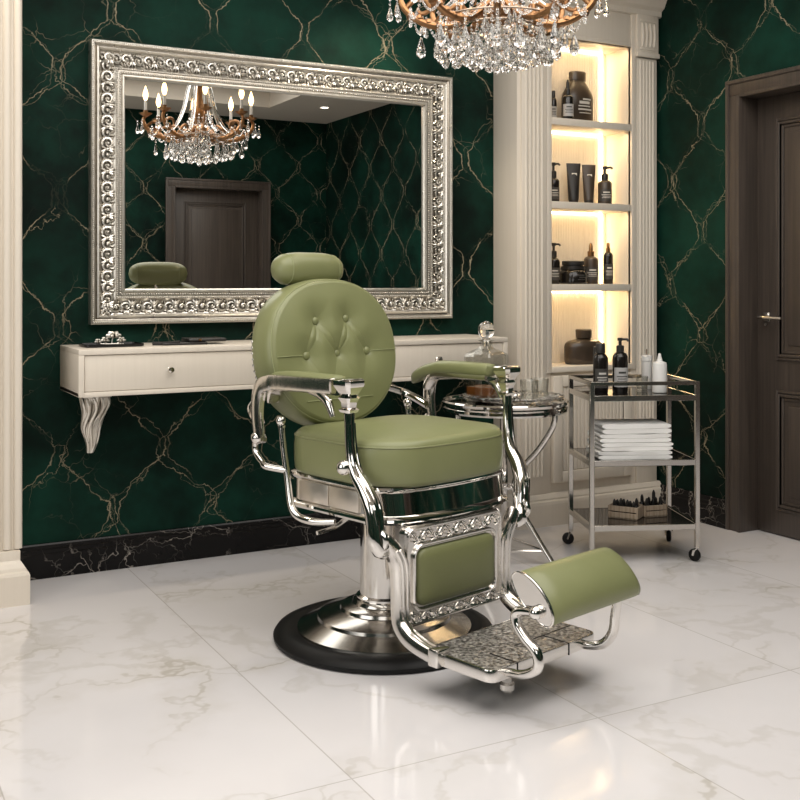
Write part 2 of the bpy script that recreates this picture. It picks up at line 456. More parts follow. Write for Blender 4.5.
for a, b in ((BX0+.02, NX0-.032), (NX1+.032, BX1-.002)):
    m = MB(); m.box(a, b, BF, BF+.02, .14, 2.34, .003)
    n = 5; wd = (b-a-.03)/n
    for k in range(n):
        xc = a+.015+wd*(k+.5); m.tube([(xc, BF+.002, .24), (xc, BF+.002, 2.325)], wd*.40, 10, smooth=0)
    m.build('pilaster', 'beige_wood', bk)
    m = MB(); m.box(a-.006, b+.002, BF-.012, BF+.02, 2.34, 2.56, .004)
    m.box(a-.010, b+.004, BF-.02, BF+.02, 2.34, 2.365, .004)
    xc = (a+b)/2
    for k in range(4):
        xk = xc+(k-1.5)*.026; m.tube([(xk, BF-.011, 2.395), (xk, BF-.014, 2.45), (xk, BF-.011, 2.515)], [.006, .0105, .006], 10)
    m.box(a+.012, b-.012, BF-.017, BF, 2.522, 2.532, .002); m.box(a+.012, b-.012, BF-.017, BF, 2.378, 2.388, .002)
    m.build('capital', 'beige_wood', bk)
# cornice
m = MB(); loops = []
for d, z in ((0, 2.555), (.012, 2.56), (.014, 2.585), (.035, 2.60), (.05, 2.63), (.075, 2.66), (.085, 2.70), (.09, 2.742), (0, 2.742)):
    loops.append([(BX0-d, BF-d, z), (BX1+.018, BF-d, z), (BX1+.018, BB, z), (BX0-d, BB, z)])
m.loft(loops); m.build('cornice', 'beige_wood', bk, smooth=0)
# plinth
m = MB(); loops = []
for d, z in ((.030, 0), (.030, .105), (.026, .118), (.016, .124), (.016, .132), (.004, .150), (0, .152)):
    loops.append([(BX0-d*.6, BF-d, z), (BX1+.016, BF-d, z), (BX1+.016, BB, z), (BX0-d*.6, BB, z)])
m.loft(loops); m.build('plinth', 'beige_wood', bk, smooth=0)
# lower doors
dx0, dx1, dz0, dz1 = NX0+.005, NX1-.005, .20, .725
m = MB(); m.box(dx0, dx1, BF+.004, BF+.024, dz0, dz1, .003)
for a0, a1, c0, c1 in ((dx0, dx0+.055, dz0, dz1), (dx1-.055, dx1, dz0, dz1), (dx0+.055, dx1-.055, dz0, dz0+.055), (dx0+.055, dx1-.055, dz1-.055, dz1)):
    m.box(a0, a1, BF-.010, BF+.01, c0, c1, .005)
x = dx0+.062
while x < dx1-.07: m.box(x, x+.018, BF-.003, BF+.006, dz0+.057, dz1-.057, .003, 1); x += .0225
m.build('cabinet_door', 'beige_wood', bk)
# light strips
lev = [(NZ0, 1.140), (1.175, 1.546), (1.581, 1.957), (1.992, NZ1)]
for a, b in lev:
    MB().box(3.588, 3.599, BB-.024, BB-.014, a+.004, b-.004).build('light_strip', 'led', bk, smooth=0)
    MB().box(NX0+.004, 3.586, BB-.024, BB-.016, b-.009, b-.002).build('light_strip', 'led', bk, smooth=0)

# ------------------------------------------------------------------ products
def bottle(kind, loc, label, w, hgt, cat, mat='black_bottle', lab=None, capmat='black_matte', name=None, group=None, face=-1.95, neck=.3):
    t = thing(name or 'bottle', label, cat, loc, 0, group)
    r = w/2
    if kind in ('pump', 'dropper', 'cap', 'spray'):
        bh = hgt*(1-neck)
        prof = [(0, 0), (r*.92, 0), (r, .004), (r, bh*.86), (r*.96, bh*.90), (r*.75, bh*.965), (r*.42, bh), (r*.40, bh+.004), (0, bh+.004)]
        MB().lathe(prof, seg=28).build('bottle_body', mat, t)
        m = MB(); z = bh; q = hgt-bh
        if kind == 'pump':
            m.lathe([(r*.5, z), (r*.5, z+q*.42), (r*.40, z+q*.46), (r*.2, z+q*.48), (r*.2, z+q*.78), (r*.36, z+q*.80), (r*.36, z+q), (0, z+q)], seg=20)
            d = Vector((cos(face+.9), sin(face+.9), 0))
            m.tube([Vector((0, 0, z+q*.9)), d*r*.9+Vector((0, 0, z+q*.9)), d*r*1.15+Vector((0, 0, z+q*.8))], r*.17, 8, smooth=0)
        elif kind == 'dropper':
            m.lathe([(r*.46, z), (r*.48, z+q*.35), (r*.30, z+q*.40), (r*.28, z+q*.75), (r*.16, z+q*.95), (0, z+q)], seg=20)
        elif kind == 'spray':
            m.lathe([(r*.46, z), (r*.48, z+q*.40), (r*.36, z+q*.45), (r*.36, z+q*.92), (r*.26, z+q), (0, z+q)], seg=20)
        else:
            m.lathe([(r*.62, z), (r*.62, z+q*.92), (r*.55, z+q), (0, z+q)], seg=20)
        m.build('bottle_cap', capmat, t)
        lz0, lz1, lr = bh*.14, bh*.62, r+.0006
    elif kind == 'tube':
        m = MB(); loops = []
        for i in range(9):
            f = i/8; z = hgt*.10+hgt*.90*f; a = r*(.74+.34*f); b = r*.62*(1-f)+.002
            loops.append([Vector((a*cos(k*2*pi/24), b*sin(k*2*pi/24), z)) for k in range(24)])
        m.loft(loops); rot = face+pi/2
        bm_ = m; o = bm_.build('tube_body', mat, t); o.rotation_euler = (0, 0, rot)
        MB().lathe([(0, 0), (r*.66, 0), (r*.70, .003), (r*.70, hgt*.115), (0, hgt*.115)], seg=24).build('tube_cap', capmat, t)
        m = MB(); m.box(-r*.30, r*.45, -.0006, .0006, hgt*.70, hgt*.76, 0)
        m.box(-r*.2, r*.35, -.0006, .0006, hgt*.64, hgt*.66, 0)
        o = m.build('print', 'pale_print', t); o.location = (cos(face)*r*.22, sin(face)*r*.22, 0); o.rotation_euler = (0.0, 0, rot)
        return t
    if lab:
        m = MB(); n = 10; span = 1.15
        lp = [[Vector((lr*cos(face-span+2*span*i/n), lr*sin(face-span+2*span*i/n), z)) for i in range(n+1)] for z in (lz0, lz1)]
        m.loft(lp, cap=False, closed=False); lo = m.build('bottle_label', lab, t)
        m = MB()
        pm = 'pale_print' if lab == 'dim_label' else 'dim_label'
        for j, (f0, f1, s) in enumerate(((.70, .80, .5), (.52, .57, .75), (.40, .44, .6), (.28, .32, .7))):
            z0 = lz0+(lz1-lz0)*f0; z1 = lz0+(lz1-lz0)*f1
            m.loft([[Vector(((lr+.0005)*cos(face+s*(2*i/n-1)), (lr+.0005)*sin(face+s*(2*i/n-1)), z)) for i in range(n+1)] for z in (z0, z1)], cap=False, closed=False)
        m.build('print', pm, lo)
    return t
NY = 4.32
z4, z3, z2, z1 = 1.992, 1.581, 1.175, NZ0
bottle('cap', (3.222, NY, z4), 'slim dark bottle on the topmost niche shelf, leftmost', .036, .155, 'bottle', lab='grey_label', neck=.22)
bottle('dropper', (3.262, 4.252, z4), 'dark grey-labelled bottle leaning close beside the big brown jug', .056, .205, 'bottle', lab='grey_label', neck=.38)
t = thing('jug_bottle', 'big brown wide-shouldered bottle on the topmost niche shelf', 'bottle', (3.392, NY+.02, z4))
def flat_bottle(prof, mat, t, nm='bottle_body', depth=.6, rot=.45):
    m = MB(); loops = []
    for r, z in prof:
        loops.append([Vector((max(r, 1e-4)*cos(k*2*pi/36)*1, max(r, 1e-4)*sin(k*2*pi/36)*depth, z)) for k in range(36)])
    m.loft(loops); o = m.build(nm, mat, t); o.rotation_euler = (0, 0, rot*0); return o
flat_bottle([(0, 0), (.088, 0), (.094, .006), (.094, .13), (.088, .155), (.064, .195), (.048, .215), (.046, .225)], 'brown_plastic', t)
flat_bottle([(.046, .222), (.050, .224), (.052, .262), (.048, .268), (0, .268)], 'brown_plastic', t, 'bottle_cap')
m = MB()
for z0, z1_, a, b in ((.118, .126, -.01, .045), (.098, .112, -.03, .035), (.084, .090, -.035, .04), (.066, .074, -.036, .05), (.050, .054, -.03, .045)):
    m.loft([[Vector((a+(b-a)*i/8, -.0572*sqrt(max(0, 1-((a+(b-a)*i/8)/.0945)**2)), z)) for i in range(9)] for z in (z0, z1_)], cap=False, closed=False)
m.build('print', 'pale_print', t)

bottle('pump', (3.224, NY, z3), 'dark pump bottle at the left edge of the second niche shelf from the top', .060, .205, 'bottle', lab='dim_label', neck=.38)
bottle('tube', (3.350, NY, z3), 'black squeeze tube standing nearer the left of the pair', .070, .208, 'tube', mat='black_matte', name='squeeze_tube', group='squeeze tubes in the niche')
bottle('tube', (3.448, NY, z3), 'brownish black squeeze tube between its twin and an amber-lit pump bottle', .068, .206, 'tube', mat='brown_plastic', name='squeeze_tube', group='squeeze tubes in the niche')
bottle('pump', (3.536, NY-.02, z3), 'brown pump bottle beside the two squeeze tubes', .072, .20, 'bottle', mat='brown_plastic', lab='dim_label', neck=.36)

bottle('pump', (3.226, NY, z2), 'dark pump bottle left of the squat jar on the third niche shelf', .062, .207, 'bottle', lab='dim_label', neck=.36)
t = thing('cosmetic_jar', 'squat black jar with a stacked lid on the third niche shelf', 'jar', (3.347, NY, z2))
MB().lathe([(0, 0), (.066, 0), (.074, .008), (.074, .052), (.066, .066), (.056, .072), (0, .072)], seg=32).build('jar_body', 'black_bottle', t)
MB().lathe([(.055, .070), (.062, .073), (.062, .090), (.050, .092), (.050, .096), (.056, .097), (.056, .114), (.052, .117), (0, .117)], seg=32).build('jar_lid', 'black_matte', t)
m = MB(); lr = .0746
for z0, z1_, a, b in ((.040, .048, -1.9, -1.35), (.030, .036, -1.8, -1.2), (.020, .024, -1.9, -1.3)):
    m.loft([[Vector((lr*cos(a+(b-a)*i/8), lr*sin(a+(b-a)*i/8), z)) for i in range(9)] for z in (z0, z1_)], cap=False, closed=False)
m.build('print', 'dim_label', t)
bottle('dropper', (3.470, NY+.01, z2), 'brown bottle with bronze pointed cap between the jar and a slim spray', .074, .213, 'bottle', mat='brown_plastic', lab='dim_label', capmat='bronze_cap', neck=.33)
bottle('spray', (3.575, NY, z2), 'slim dark spray bottle with a bright tip, rightmost on the third niche shelf', .050, .213, 'bottle', lab='dim_label', capmat='bronze_cap', neck=.22)

t = thing('round_bottle', 'fat rounded brown bottle with a square cap in the lowest niche', 'bottle', (3.40, NY-.02, z1))
flat_bottle([(0, 0), (.098, 0), (.108, .006), (.113, .02), (.114, .085), (.110, .102), (.095, .116), (.060, .124), (.040, .128), (.036, .132)], 'brown_plastic', t)
flat_bottle([(.036, .130), (.042, .132), (.044, .172), (.040, .176), (0, .176)], 'brown_plastic', t, 'bottle_cap', .9)
m = MB(); m.box(.005, .078, -.0735, -.050, .032, .092, .002, 1)
lb = m.build('bottle_label', 'dim_label', t)
m = MB()
for z0, z1_, a, b in ((.070, .080, .02, .055), (.058, .062, .015, .06), (.046, .050, .02, .055), (.0885, .0905, .008, .075), (.0335, .0355, .008, .075)): m.box(a, b, -.0742, -.072, z0, z1_)
m.build('print', 'pale_print', lb)

# ------------------------------------------------------------------ mirror
MX0, MX1, MZ0, MZ1 = .949, 2.663, 1.011, 2.172
mr_ = thing('wall_mirror', 'large rectangular mirror in an ornate silver frame on the green wall', 'mirror', (0, D, 0))
prof = [(0, .0), (0, .048), (.004, .053), (.012, .053), (.016, .048), (.018, .040), (.022, .038), (.026, .044), (.032, .046), (.036, .042), (.040, .034), (.052, .026), (.070, .022),
        (.088, .024), (.100, .030), (.106, .036), (.111, .036), (.114, .031), (.118, .031), (.128, .030), (.132, .034), (.138, .034), (.142, .028), (.1455, .016), (.1455, .006)]
m = MB(); m.loft([[(MX0+u, -v, MZ0+u), (MX1-u, -v, MZ0+u), (MX1-u, -v, MZ1-u), (MX0+u, -v, MZ1-u)] for u, v in prof], cap=False)
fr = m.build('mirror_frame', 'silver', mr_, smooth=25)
# carved scrolls in the wide cove
def scroll_module(m, base, ax, inw, L, s):
    """one acanthus scroll module of length L: ax along, inw across, projecting -y"""
    O = Vector(base); W = .064
    def P(a, b, d): return O+ax*a+inw*b+Vector((0, -1, 0))*d
    for q in (0, 1):
        sg = 1 if q == 0 else -1
        c0 = L*(.27+.46*q); cb = W*(.52 if q == 0 else .48)
        pts = []; rr = []
        for i in range(15):
            f = i/14; a = sg*(f*2.2*2*pi*.62)+(-2.0 if q == 0 else 1.1); rad = .0225*(1-f)+.003
            pts.append(P(c0+rad*cos(a)*1.05, cb+rad*sin(a)*.95, .030+.008*f)); rr.append(.0042*(1-f)+.0026)
        m.tube(pts, rr, 6, smooth=0); m.ball(P(c0, cb, .040), .0062, 8)
        for k in range(6):
            a0 = -2.6+k*.62+(pi if q else 0)
            tip = P(c0+.034*cos(a0+.3), cb+.034*sin(a0+.3), .027); mid = P(c0+.027*cos(a0+.1), cb+.026*sin(a0+.1), .034)
            m.tube([P(c0+.018*cos(a0+.3), cb+.016*sin(a0+.3), .030), mid, tip], [.003, .0042, .001], 5, smooth=0)
    m.ball(P(0, W*.5, .034), .009, 8, (1, 1, 1))
    for k in (-1, 0, 1): m.tube([P(0, W*.45, .030), P(k*.010, W*.80, .036), P(k*.016, W*1.0, .028)], [.004, .005, .0015], 5, smooth=0)
    for k in (-1, 1): m.tube([P(0, W*.45, .030), P(k*.008, W*.18, .034), P(k*.014, 0, .028)], [.004, .0045, .0015], 5, smooth=0)
orn = MB(); beads = MB()
for (a0, a1, inw) in (((MX0, MZ1), (MX1, MZ1), (0, -1)), ((MX1, MZ0), (MX0, MZ0), (0, 1)), ((MX0, MZ0), (MX0, MZ1), (1, 0)), ((MX1, MZ1), (MX1, MZ0), (-1, 0))):
    A = Vector((a0[0], 0, a0[1])); B = Vector((a1[0], 0, a1[1])); ax = (B-A).normalized(); I = Vector((inw[0], 0, inw[1]))
    Lt = (B-A).length; n = round((Lt-.16)/.094); L = (Lt-.16)/n
    for k in range(n): scroll_module(orn, A+ax*(.08+k*L)+I*.038, ax, I, L, 1)
    scroll_module(orn, A+ax*.03+I*.038, ax, I, .06, 1)
    for u, d, r in ((.008, .053, .0036), (.1085, .036, .0038), (.123, .031, .0048)):
        n2 = int((Lt-2*u)/(r*2.15))
        for k in range(n2):
            c0 = A+ax*(u+(Lt-2*u)*(k+.5)/n2)+I*u+Vector((0, -d, 0))
            bmesh.ops.create_icosphere(beads.bm, subdivisions=1, radius=r, matrix=Matrix.Translation(c0))
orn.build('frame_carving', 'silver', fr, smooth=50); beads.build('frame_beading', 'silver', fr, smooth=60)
MB().box(MX0+.140, MX1-.140, -.010, -.006, MZ0+.140, MZ1-.140).build('mirror_glass', 'mirror', mr_, smooth=0)

# ------------------------------------------------------------------ floating shelf
SX0, SX1, SY0, SZ0, SZ1 = .836, 2.772, 4.06, .750, .930
sh = thing('floating_console', 'long cream floating console with two drawers under the mirror', 'shelf')
m = MB(); m.box(SX0, SX1, SY0, D-.001, SZ1-.022, SZ1, .003); m.box(SX0, SX1, SY0+.004, D-.001, SZ0, SZ0+.018, .003)
m.box(SX0, SX0+.022, SY0+.002, D-.001, SZ0, SZ1-.02, .002); m.box(SX1-.022, SX1, SY0+.002, D-.001, SZ0, SZ1-.02, .002)
xm = (SX0+SX1)/2-.06; m.box(xm-.012, xm+.012, SY0+.002, D-.01, SZ0, SZ1-.02, .002); m.box(SX0+.02, SX1-.02, D-.03, D-.001, SZ0+.01, SZ1-.02)
m.build('shelf_body', 'beige_wood', sh)
for a, b, kx in ((SX0+.024, xm-.014, 1.184), (xm+.014, SX1-.024, 2.397)):
    m = MB(); m.box(a, b, SY0+.008, D-.04, SZ0+.020, SZ1-.024, .002)
    o = m.build('drawer', 'beige_wood', sh)
    m = MB(); R = Matrix.Translation((kx, SY0+.008, .842)) @ Matrix.Rotation(radians(90), 4, 'X')
    m.lathe([(.010, 0), (.010, .003), (.005, .006), (.005, .014), (.011, .018), (.0135, .024), (.011, .030), (0, .033)], (0, 0, 0), 20, R); m.build('knob', 'knob_metal', o)
# corbel leg: carved tapering acanthus
m = MB(); loops = []; cx, cy = .925, 4.20
def leg_c(f): return cx-.012*f+.004*sin(f*9), .046*(1-f)**.8*.9+.012+.004*sin(f*12)*(1-f)
for i in range(28):
    f = i/27; z = SZ0-f*.235; ox, w_ = leg_c(f); lp = []
    for k in range(40):
        a = 2*pi*k/40; rr = w_*(1+.12*cos(8*a+f*2.5)*(1-.4*f))
        lp.append((ox+rr*cos(a), cy+rr*.9*sin(a)+.03*f, z))
    loops.append(lp)
m.loft(loops)
for k in range(6):
    a = -pi/2+(k-2.5)*.52; pts = []
    for i in range(8):
        f = i/7*(.75+.25*(k % 2)); ox, w_ = leg_c(f); q = w_*1.02
        pts.append((ox+q*cos(a+.2*sin(f*7)), cy+.03*f+q*.9*sin(a+.2*sin(f*7)), SZ0-.012-f*.215))
    m.tube(pts, [.004, .0075, .006, .0075, .006, .005, .004, .0015], 6)
m.box(cx-.056, cx+.056, cy-.054, cy+.054, SZ0-.012, SZ0, .004)
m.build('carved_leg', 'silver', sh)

# things on the shelf
t = thing('black_tray', 'thin black tray on the console at the left below the mirror', 'tray', (.995, 4.22, SZ1))
m = MB(); m.loft([[(x*s, y*s2, z) for x, y in rrect(.115, -.072, .072, .02)] for s, s2, z in ((.94, .92, 0), (1, 1, .004), (1, 1, .012), (.97, .96, .012), (.96, .94, .006))]); m.build('tray_body', 'black_tray', t)
fl = thing('flower_ornament', 'silver flower ornament lying on the thin black tray', 'ornament', (1.005, 4.225, SZ1+.006))
m = MB(); random.seed(3)
for cxx, cyy, zz, sc in ((0, 0, .032, 1.0), (-.03, .01, .014, .62), (.028, -.012, .014, .6), (-.062, -.006, .010, .45)):
    for ring, (n, L, up) in enumerate(((6, .030, .25), (5, .02, .9))):
        for k in range(n):
            a = 2*pi*k/n+ring*.5; d = Vector((cos(a), sin(a), 0)); c0 = Vector((cxx, cyy, zz))
            m.tube([c0, c0+d*L*.5*sc+Vector((0, 0, up*.012)), c0+d*L*sc+Vector((0, 0, up*.02*sc))], [.003*sc, .0105*sc, .004*sc], 7, .55)
    m.ball((cxx, cyy, zz+.008*sc), .008*sc, 10)
    m.tube([(cxx, cyy, zz), (cxx*.6-.005, cyy*.8, .004), (cxx*.2+.03, -.02, .004)], .0028, 6)
m.build('blossoms', 'silver', fl)
t = thing('leather_case', 'flat black folded case on the console, right of the flower tray', 'case', (1.315, 4.22, SZ1))
m = MB(); m.box(-.13, .055, -.062, .062, 0, .010, .004); m.box(-.02, .14, -.05, .068, .0105, .024, .006); m.build('case_body', 'black_matte', t)
m = MB(); m.tube([(.02, -.052, .019), (.03, -.056, .019)], .005, 8, smooth=0); m.build('clasp', 'bronze_cap', t)
m = MB(); m.tube([(-.16, -.02, .008), (-.12, -.045, .008), (-.06, -.055, .014)], [.008, .007, .006], 8); m.build('strap', 'black_matte', t)

# ------------------------------------------------------------------ barber chair
CO = (1.648, 3.145, 0); CROT = radians(15)
ch = thing('barber_chair', 'vintage barber chair in olive green leather and chrome on a round base', 'barber chair', CO, CROT)
MB().lathe([(0, 0), (.355, 0), (.368, .006), (.370, .018), (.362, .030), (.338, .040), (.312, .042), (.300, .036), (.28, .034), (0, .034)], seg=96).build('base_ring', 'rubber', ch)
MB().lathe([(.292, .033), (.290, .042), (.225, .068), (.222, .078), (.215, .082), (.150, .098), (.146, .108), (.138, .112), (.108, .118), (.104, .128), (.10, .132), (.0, .132)], seg=96).build('base_dome', 'brushed_steel', ch, smooth=25)
MB().lathe([(.094, .130), (.094, .140), (.082, .146), (.080, .46), (0, .46)], seg=64).build('column', 'chrome', ch)
# skirt
m = MB(); loops = []
for z, o in ((.450, -.03), (.450, -.004), (.453, .005), (.461, .010), (.469, .008), (.474, .001), (.478, -.002), (.545, -.002), (.549, .003), (.556, .007), (.563, .005), (.566, -.002), (.566, -.04)):
    tl = -.012*max(0, min(1, (z-.476)/.07))
    loops.append([(.022+x*(1+o/.29), y-(tl if y < -.2 else 0)+ (o if y > 0 else -o)*(1 if abs(y) > .1 else abs(y)*10), z) for x, y in rrect(.296, -.290, .20, .085, bow=.045)])
m.loft(loops); m.build('seat_skirt', 'chrome', ch, smooth=30)
for sx in (-1, 1):
    m = MB(); xx = .022+sx*.297
    for y0, y1 in ((-.185, -.045), (-.041, .105)): m.box(xx-.004, xx+.004, y0, y1, .4785, .543, .003)
    m.build('side_plate', 'side_plate', ch)
# seat
def cushion(plan, zs, name, mat, par, crown=0.0):
    m = MB(); loops = []
    cxy = (.012, sum(p[1] for p in plan)/len(plan))
    for z, s in zs: loops.append([(cxy[0]+(p[0]-cxy[0])*s, cxy[1]+(p[1]-cxy[1])*s, z) for p in plan])
    for k in range(1, 9):
        s = zs[-1][1]*(1-k/8*.985); z = zs[-1][0]+crown*(1-(1-k/8)**2.2)
        loops.append([(cxy[0]+(p[0]-cxy[0])*s, cxy[1]+(p[1]-cxy[1])*s, z) for p in plan])
    m.loft(loops); return m.build(name, mat, par, smooth=60)
plan = rrect(.306, -.312, .205, .14, bow=.04)
plan = [[x+.012, y] for x, y in plan]
seat = cushion(plan, ((.566, .955), (.569, .978), (.58, .992), (.61, 1.0), (.65, 1.0), (.675, .995), (.688, .985), (.697, .968), (.703, .945)), 'seat', 'leather', ch, .022)
m = MB(); pts = [Vector((.012+(p[0]-.012)*.990, -.06+(p[1]+.06)*.990, .684)) for p in plan]; m.tube(pts+[pts[0]], .0032, 6, smooth=0); m.build('piping', 'leather', seat)
# backrest
def backrest():
    C = Vector((-.038, .262, .936)); tilt = radians(9); HW, HH, T = .288, .258, .068
    R = Matrix.Translation(C) @ Matrix.Rotation(-tilt, 4, 'X')
    btn = [(-.085, .105), (.052, .110), (-.140, -.012), (-.004, -.010), (.132, -.006)]
    seg = [((0), (2)), (0, 3), (1, 3), (1, 4)]
    ext = [(btn[2], (-.062, -.13)), (btn[3], (.072, -.12)), (btn[3], (-.06, -.12)), (btn[4], (.08, -.12)), (btn[0], (-.10, .20)), (btn[1], (.062, .21)), (btn[0], (-.02, .18)), (btn[1], (-.01, .18))]
    creases = [(btn[a], btn[b], 1.0) for a, b in seg]+[(a, b, .7) for a, b in ext]
    def outline(a):
        n = 2.25; c, s = cos(a), sin(a)
        r = (abs(c)**n+abs(s)**n)**(-1/n); x = HW*r*c; z = HH*r*s
        x *= 1-.10*max(0, -s)**2+.0*s
        return x, z
    def sd(p, a, b):
        ax, az = a; bx, bz = b; dx, dz = bx-ax, bz-az; L = dx*dx+dz*dz
        t = max(0, min(1, ((p[0]-ax)*dx+(p[1]-az)*dz)/L)); return math.hypot(p[0]-ax-t*dx, p[1]-az-t*dz), t
    def front(x, z, rho):
        y = -T-.026*(1-rho*rho)
        inner = max(0, 1-rho**4); acc = 0
        for b in btn:
            d = math.hypot(x-b[0], z-b[1]); acc += (.022*math.exp(-(d/.020)**2))**3+(.020*math.exp(-(d/.058)**2))**3
        for a, b, k in creases:
            d, t = sd((x, z), a, b)
            if k == 1: d -= .012*sin(pi*t); f = .75+.25*abs(2*t-1)
            else: f = (1-t)**1.1
            acc += (.013*math.exp(-(d/.030)**2)*f)**3+(.013*math.exp(-(d/.006)**2)*f)**3
        return y+acc**(1/3)*inner
    NA, NR = 160, 80; m = MB(); loops = []
    for j in range(NR, -1, -1):
        pass
    # back -> side -> front, single shell
    for k in range(8):
        s = .02+.93*k/7; loops.append([Vector((outline(2*pi*i/NA)[0]*s, T*.72+.022*(1-s*s), outline(2*pi*i/NA)[1]*s)) for i in range(NA)])
    for yv, s in ((T*.66, .975), (T*.5, .995), (T*.1, 1.004), (-T*.4, 1.0), (-T*.62, .990), (-T*.80, .972), (-T*.90, .952)):
        loops.append([Vector((outline(2*pi*i/NA)[0]*s, yv, outline(2*pi*i/NA)[1]*s)) for i in range(NA)])
    for j in range(NR):
        rho = .925*(1-j/(NR-.4)); lp = []
        for i in range(NA):
            x, z = outline(2*pi*i/NA); lp.append(Vector((x*rho, front(x*rho, z*rho, rho/.95), z*rho)))
        loops.append(lp)
    m.loft([[R @ p for p in lp] for lp in loops]); o = m.build('backrest', 'leather', ch, smooth=75)
    for b in btn:
        y = front(b[0], b[1], .3)
        mm = MB(); mm.ball(R @ Vector((b[0], y-.004, b[1])), .0145, 18, (1, .6, 1)); mm.build('button', 'leather', o)
    mm = MB()
    pts = [R @ Vector((outline(2*pi*i/NA)[0]*.962, -T*.86, outline(2*pi*i/NA)[1]*.962)) for i in range(NA)]
    mm.tube(pts+[pts[0]], .0016, 6, smooth=0); mm.build('piping', 'stitch', o)
    for x0, x1, zz in ((-.266, -.150, -.011), (.142, .268, -.006), (-.16, .13, -.165)):
        mm = MB(); pts = []
        for i in range(11):
            x = x0+(x1-x0)*i/10; rho = math.hypot(x/HW, zz/HH); pts.append(R @ Vector((x, front(x, zz, rho)-.0005, zz)))
        mm.tube(pts, .0016, 5, smooth=0); mm.build('seam', 'stitch', o)
    # chrome back frame with studs along the rim
    mm = MB()
    for i in range(9):
        a = radians(168+i*4.5); x, z = outline(a); mm.ball(R @ Vector((x*.985, T*.55, z*.985)), .006, 8)
    mm.build('stud_trim', 'chrome', o)
    return R
RB = backrest()
# headrest
m = MB(); HC = Vector((-.060, .335, 1.228)); a_, b_, c_ = .148, .062, .060; loops = []
NS = 33
for i in range(NS):
    u = -1+2*i/(NS-1); u = math.copysign(abs(u)**.75, u) if abs(u) < 1 else u
    s = max(1e-3, (1-abs(u)**3.4)**(1/2.4)); lp = []
    for k in range(32):
        a = 2*pi*k/32; ca, sa = cos(a), sin(a); q = (abs(ca)**2.4+abs(sa)**2.4)**(-1/2.4)
        lp.append(HC+Vector((a_*u, b_*s*ca*q, c_*s*sa*q)))
    loops.append(lp)
m.loft(loops); hr = m.build('headrest', 'leather', ch, smooth=80)
for u in (-.70, .70):
    m = MB()
    s = (1-abs(u)**3.4)**(1/2.4)*1.004
    pts = []
    for k in range(33):
        a = 2*pi*k/32; ca, sa = cos(a), sin(a); q = (abs(ca)**2.4+abs(sa)**2.4)**(-1/2.4); pts.append(HC+Vector((a_*u, b_*s*ca*q, c_*s*sa*q)))
    m.tube(pts, .0016, 5, smooth=0); m.build('seam', 'stitch', hr)
m = MB(); m.tube([(-.072, .345, 1.12), (-.072, .345, 1.19)], .010, 10, smooth=0); m.build('headrest_post', 'chrome', ch)

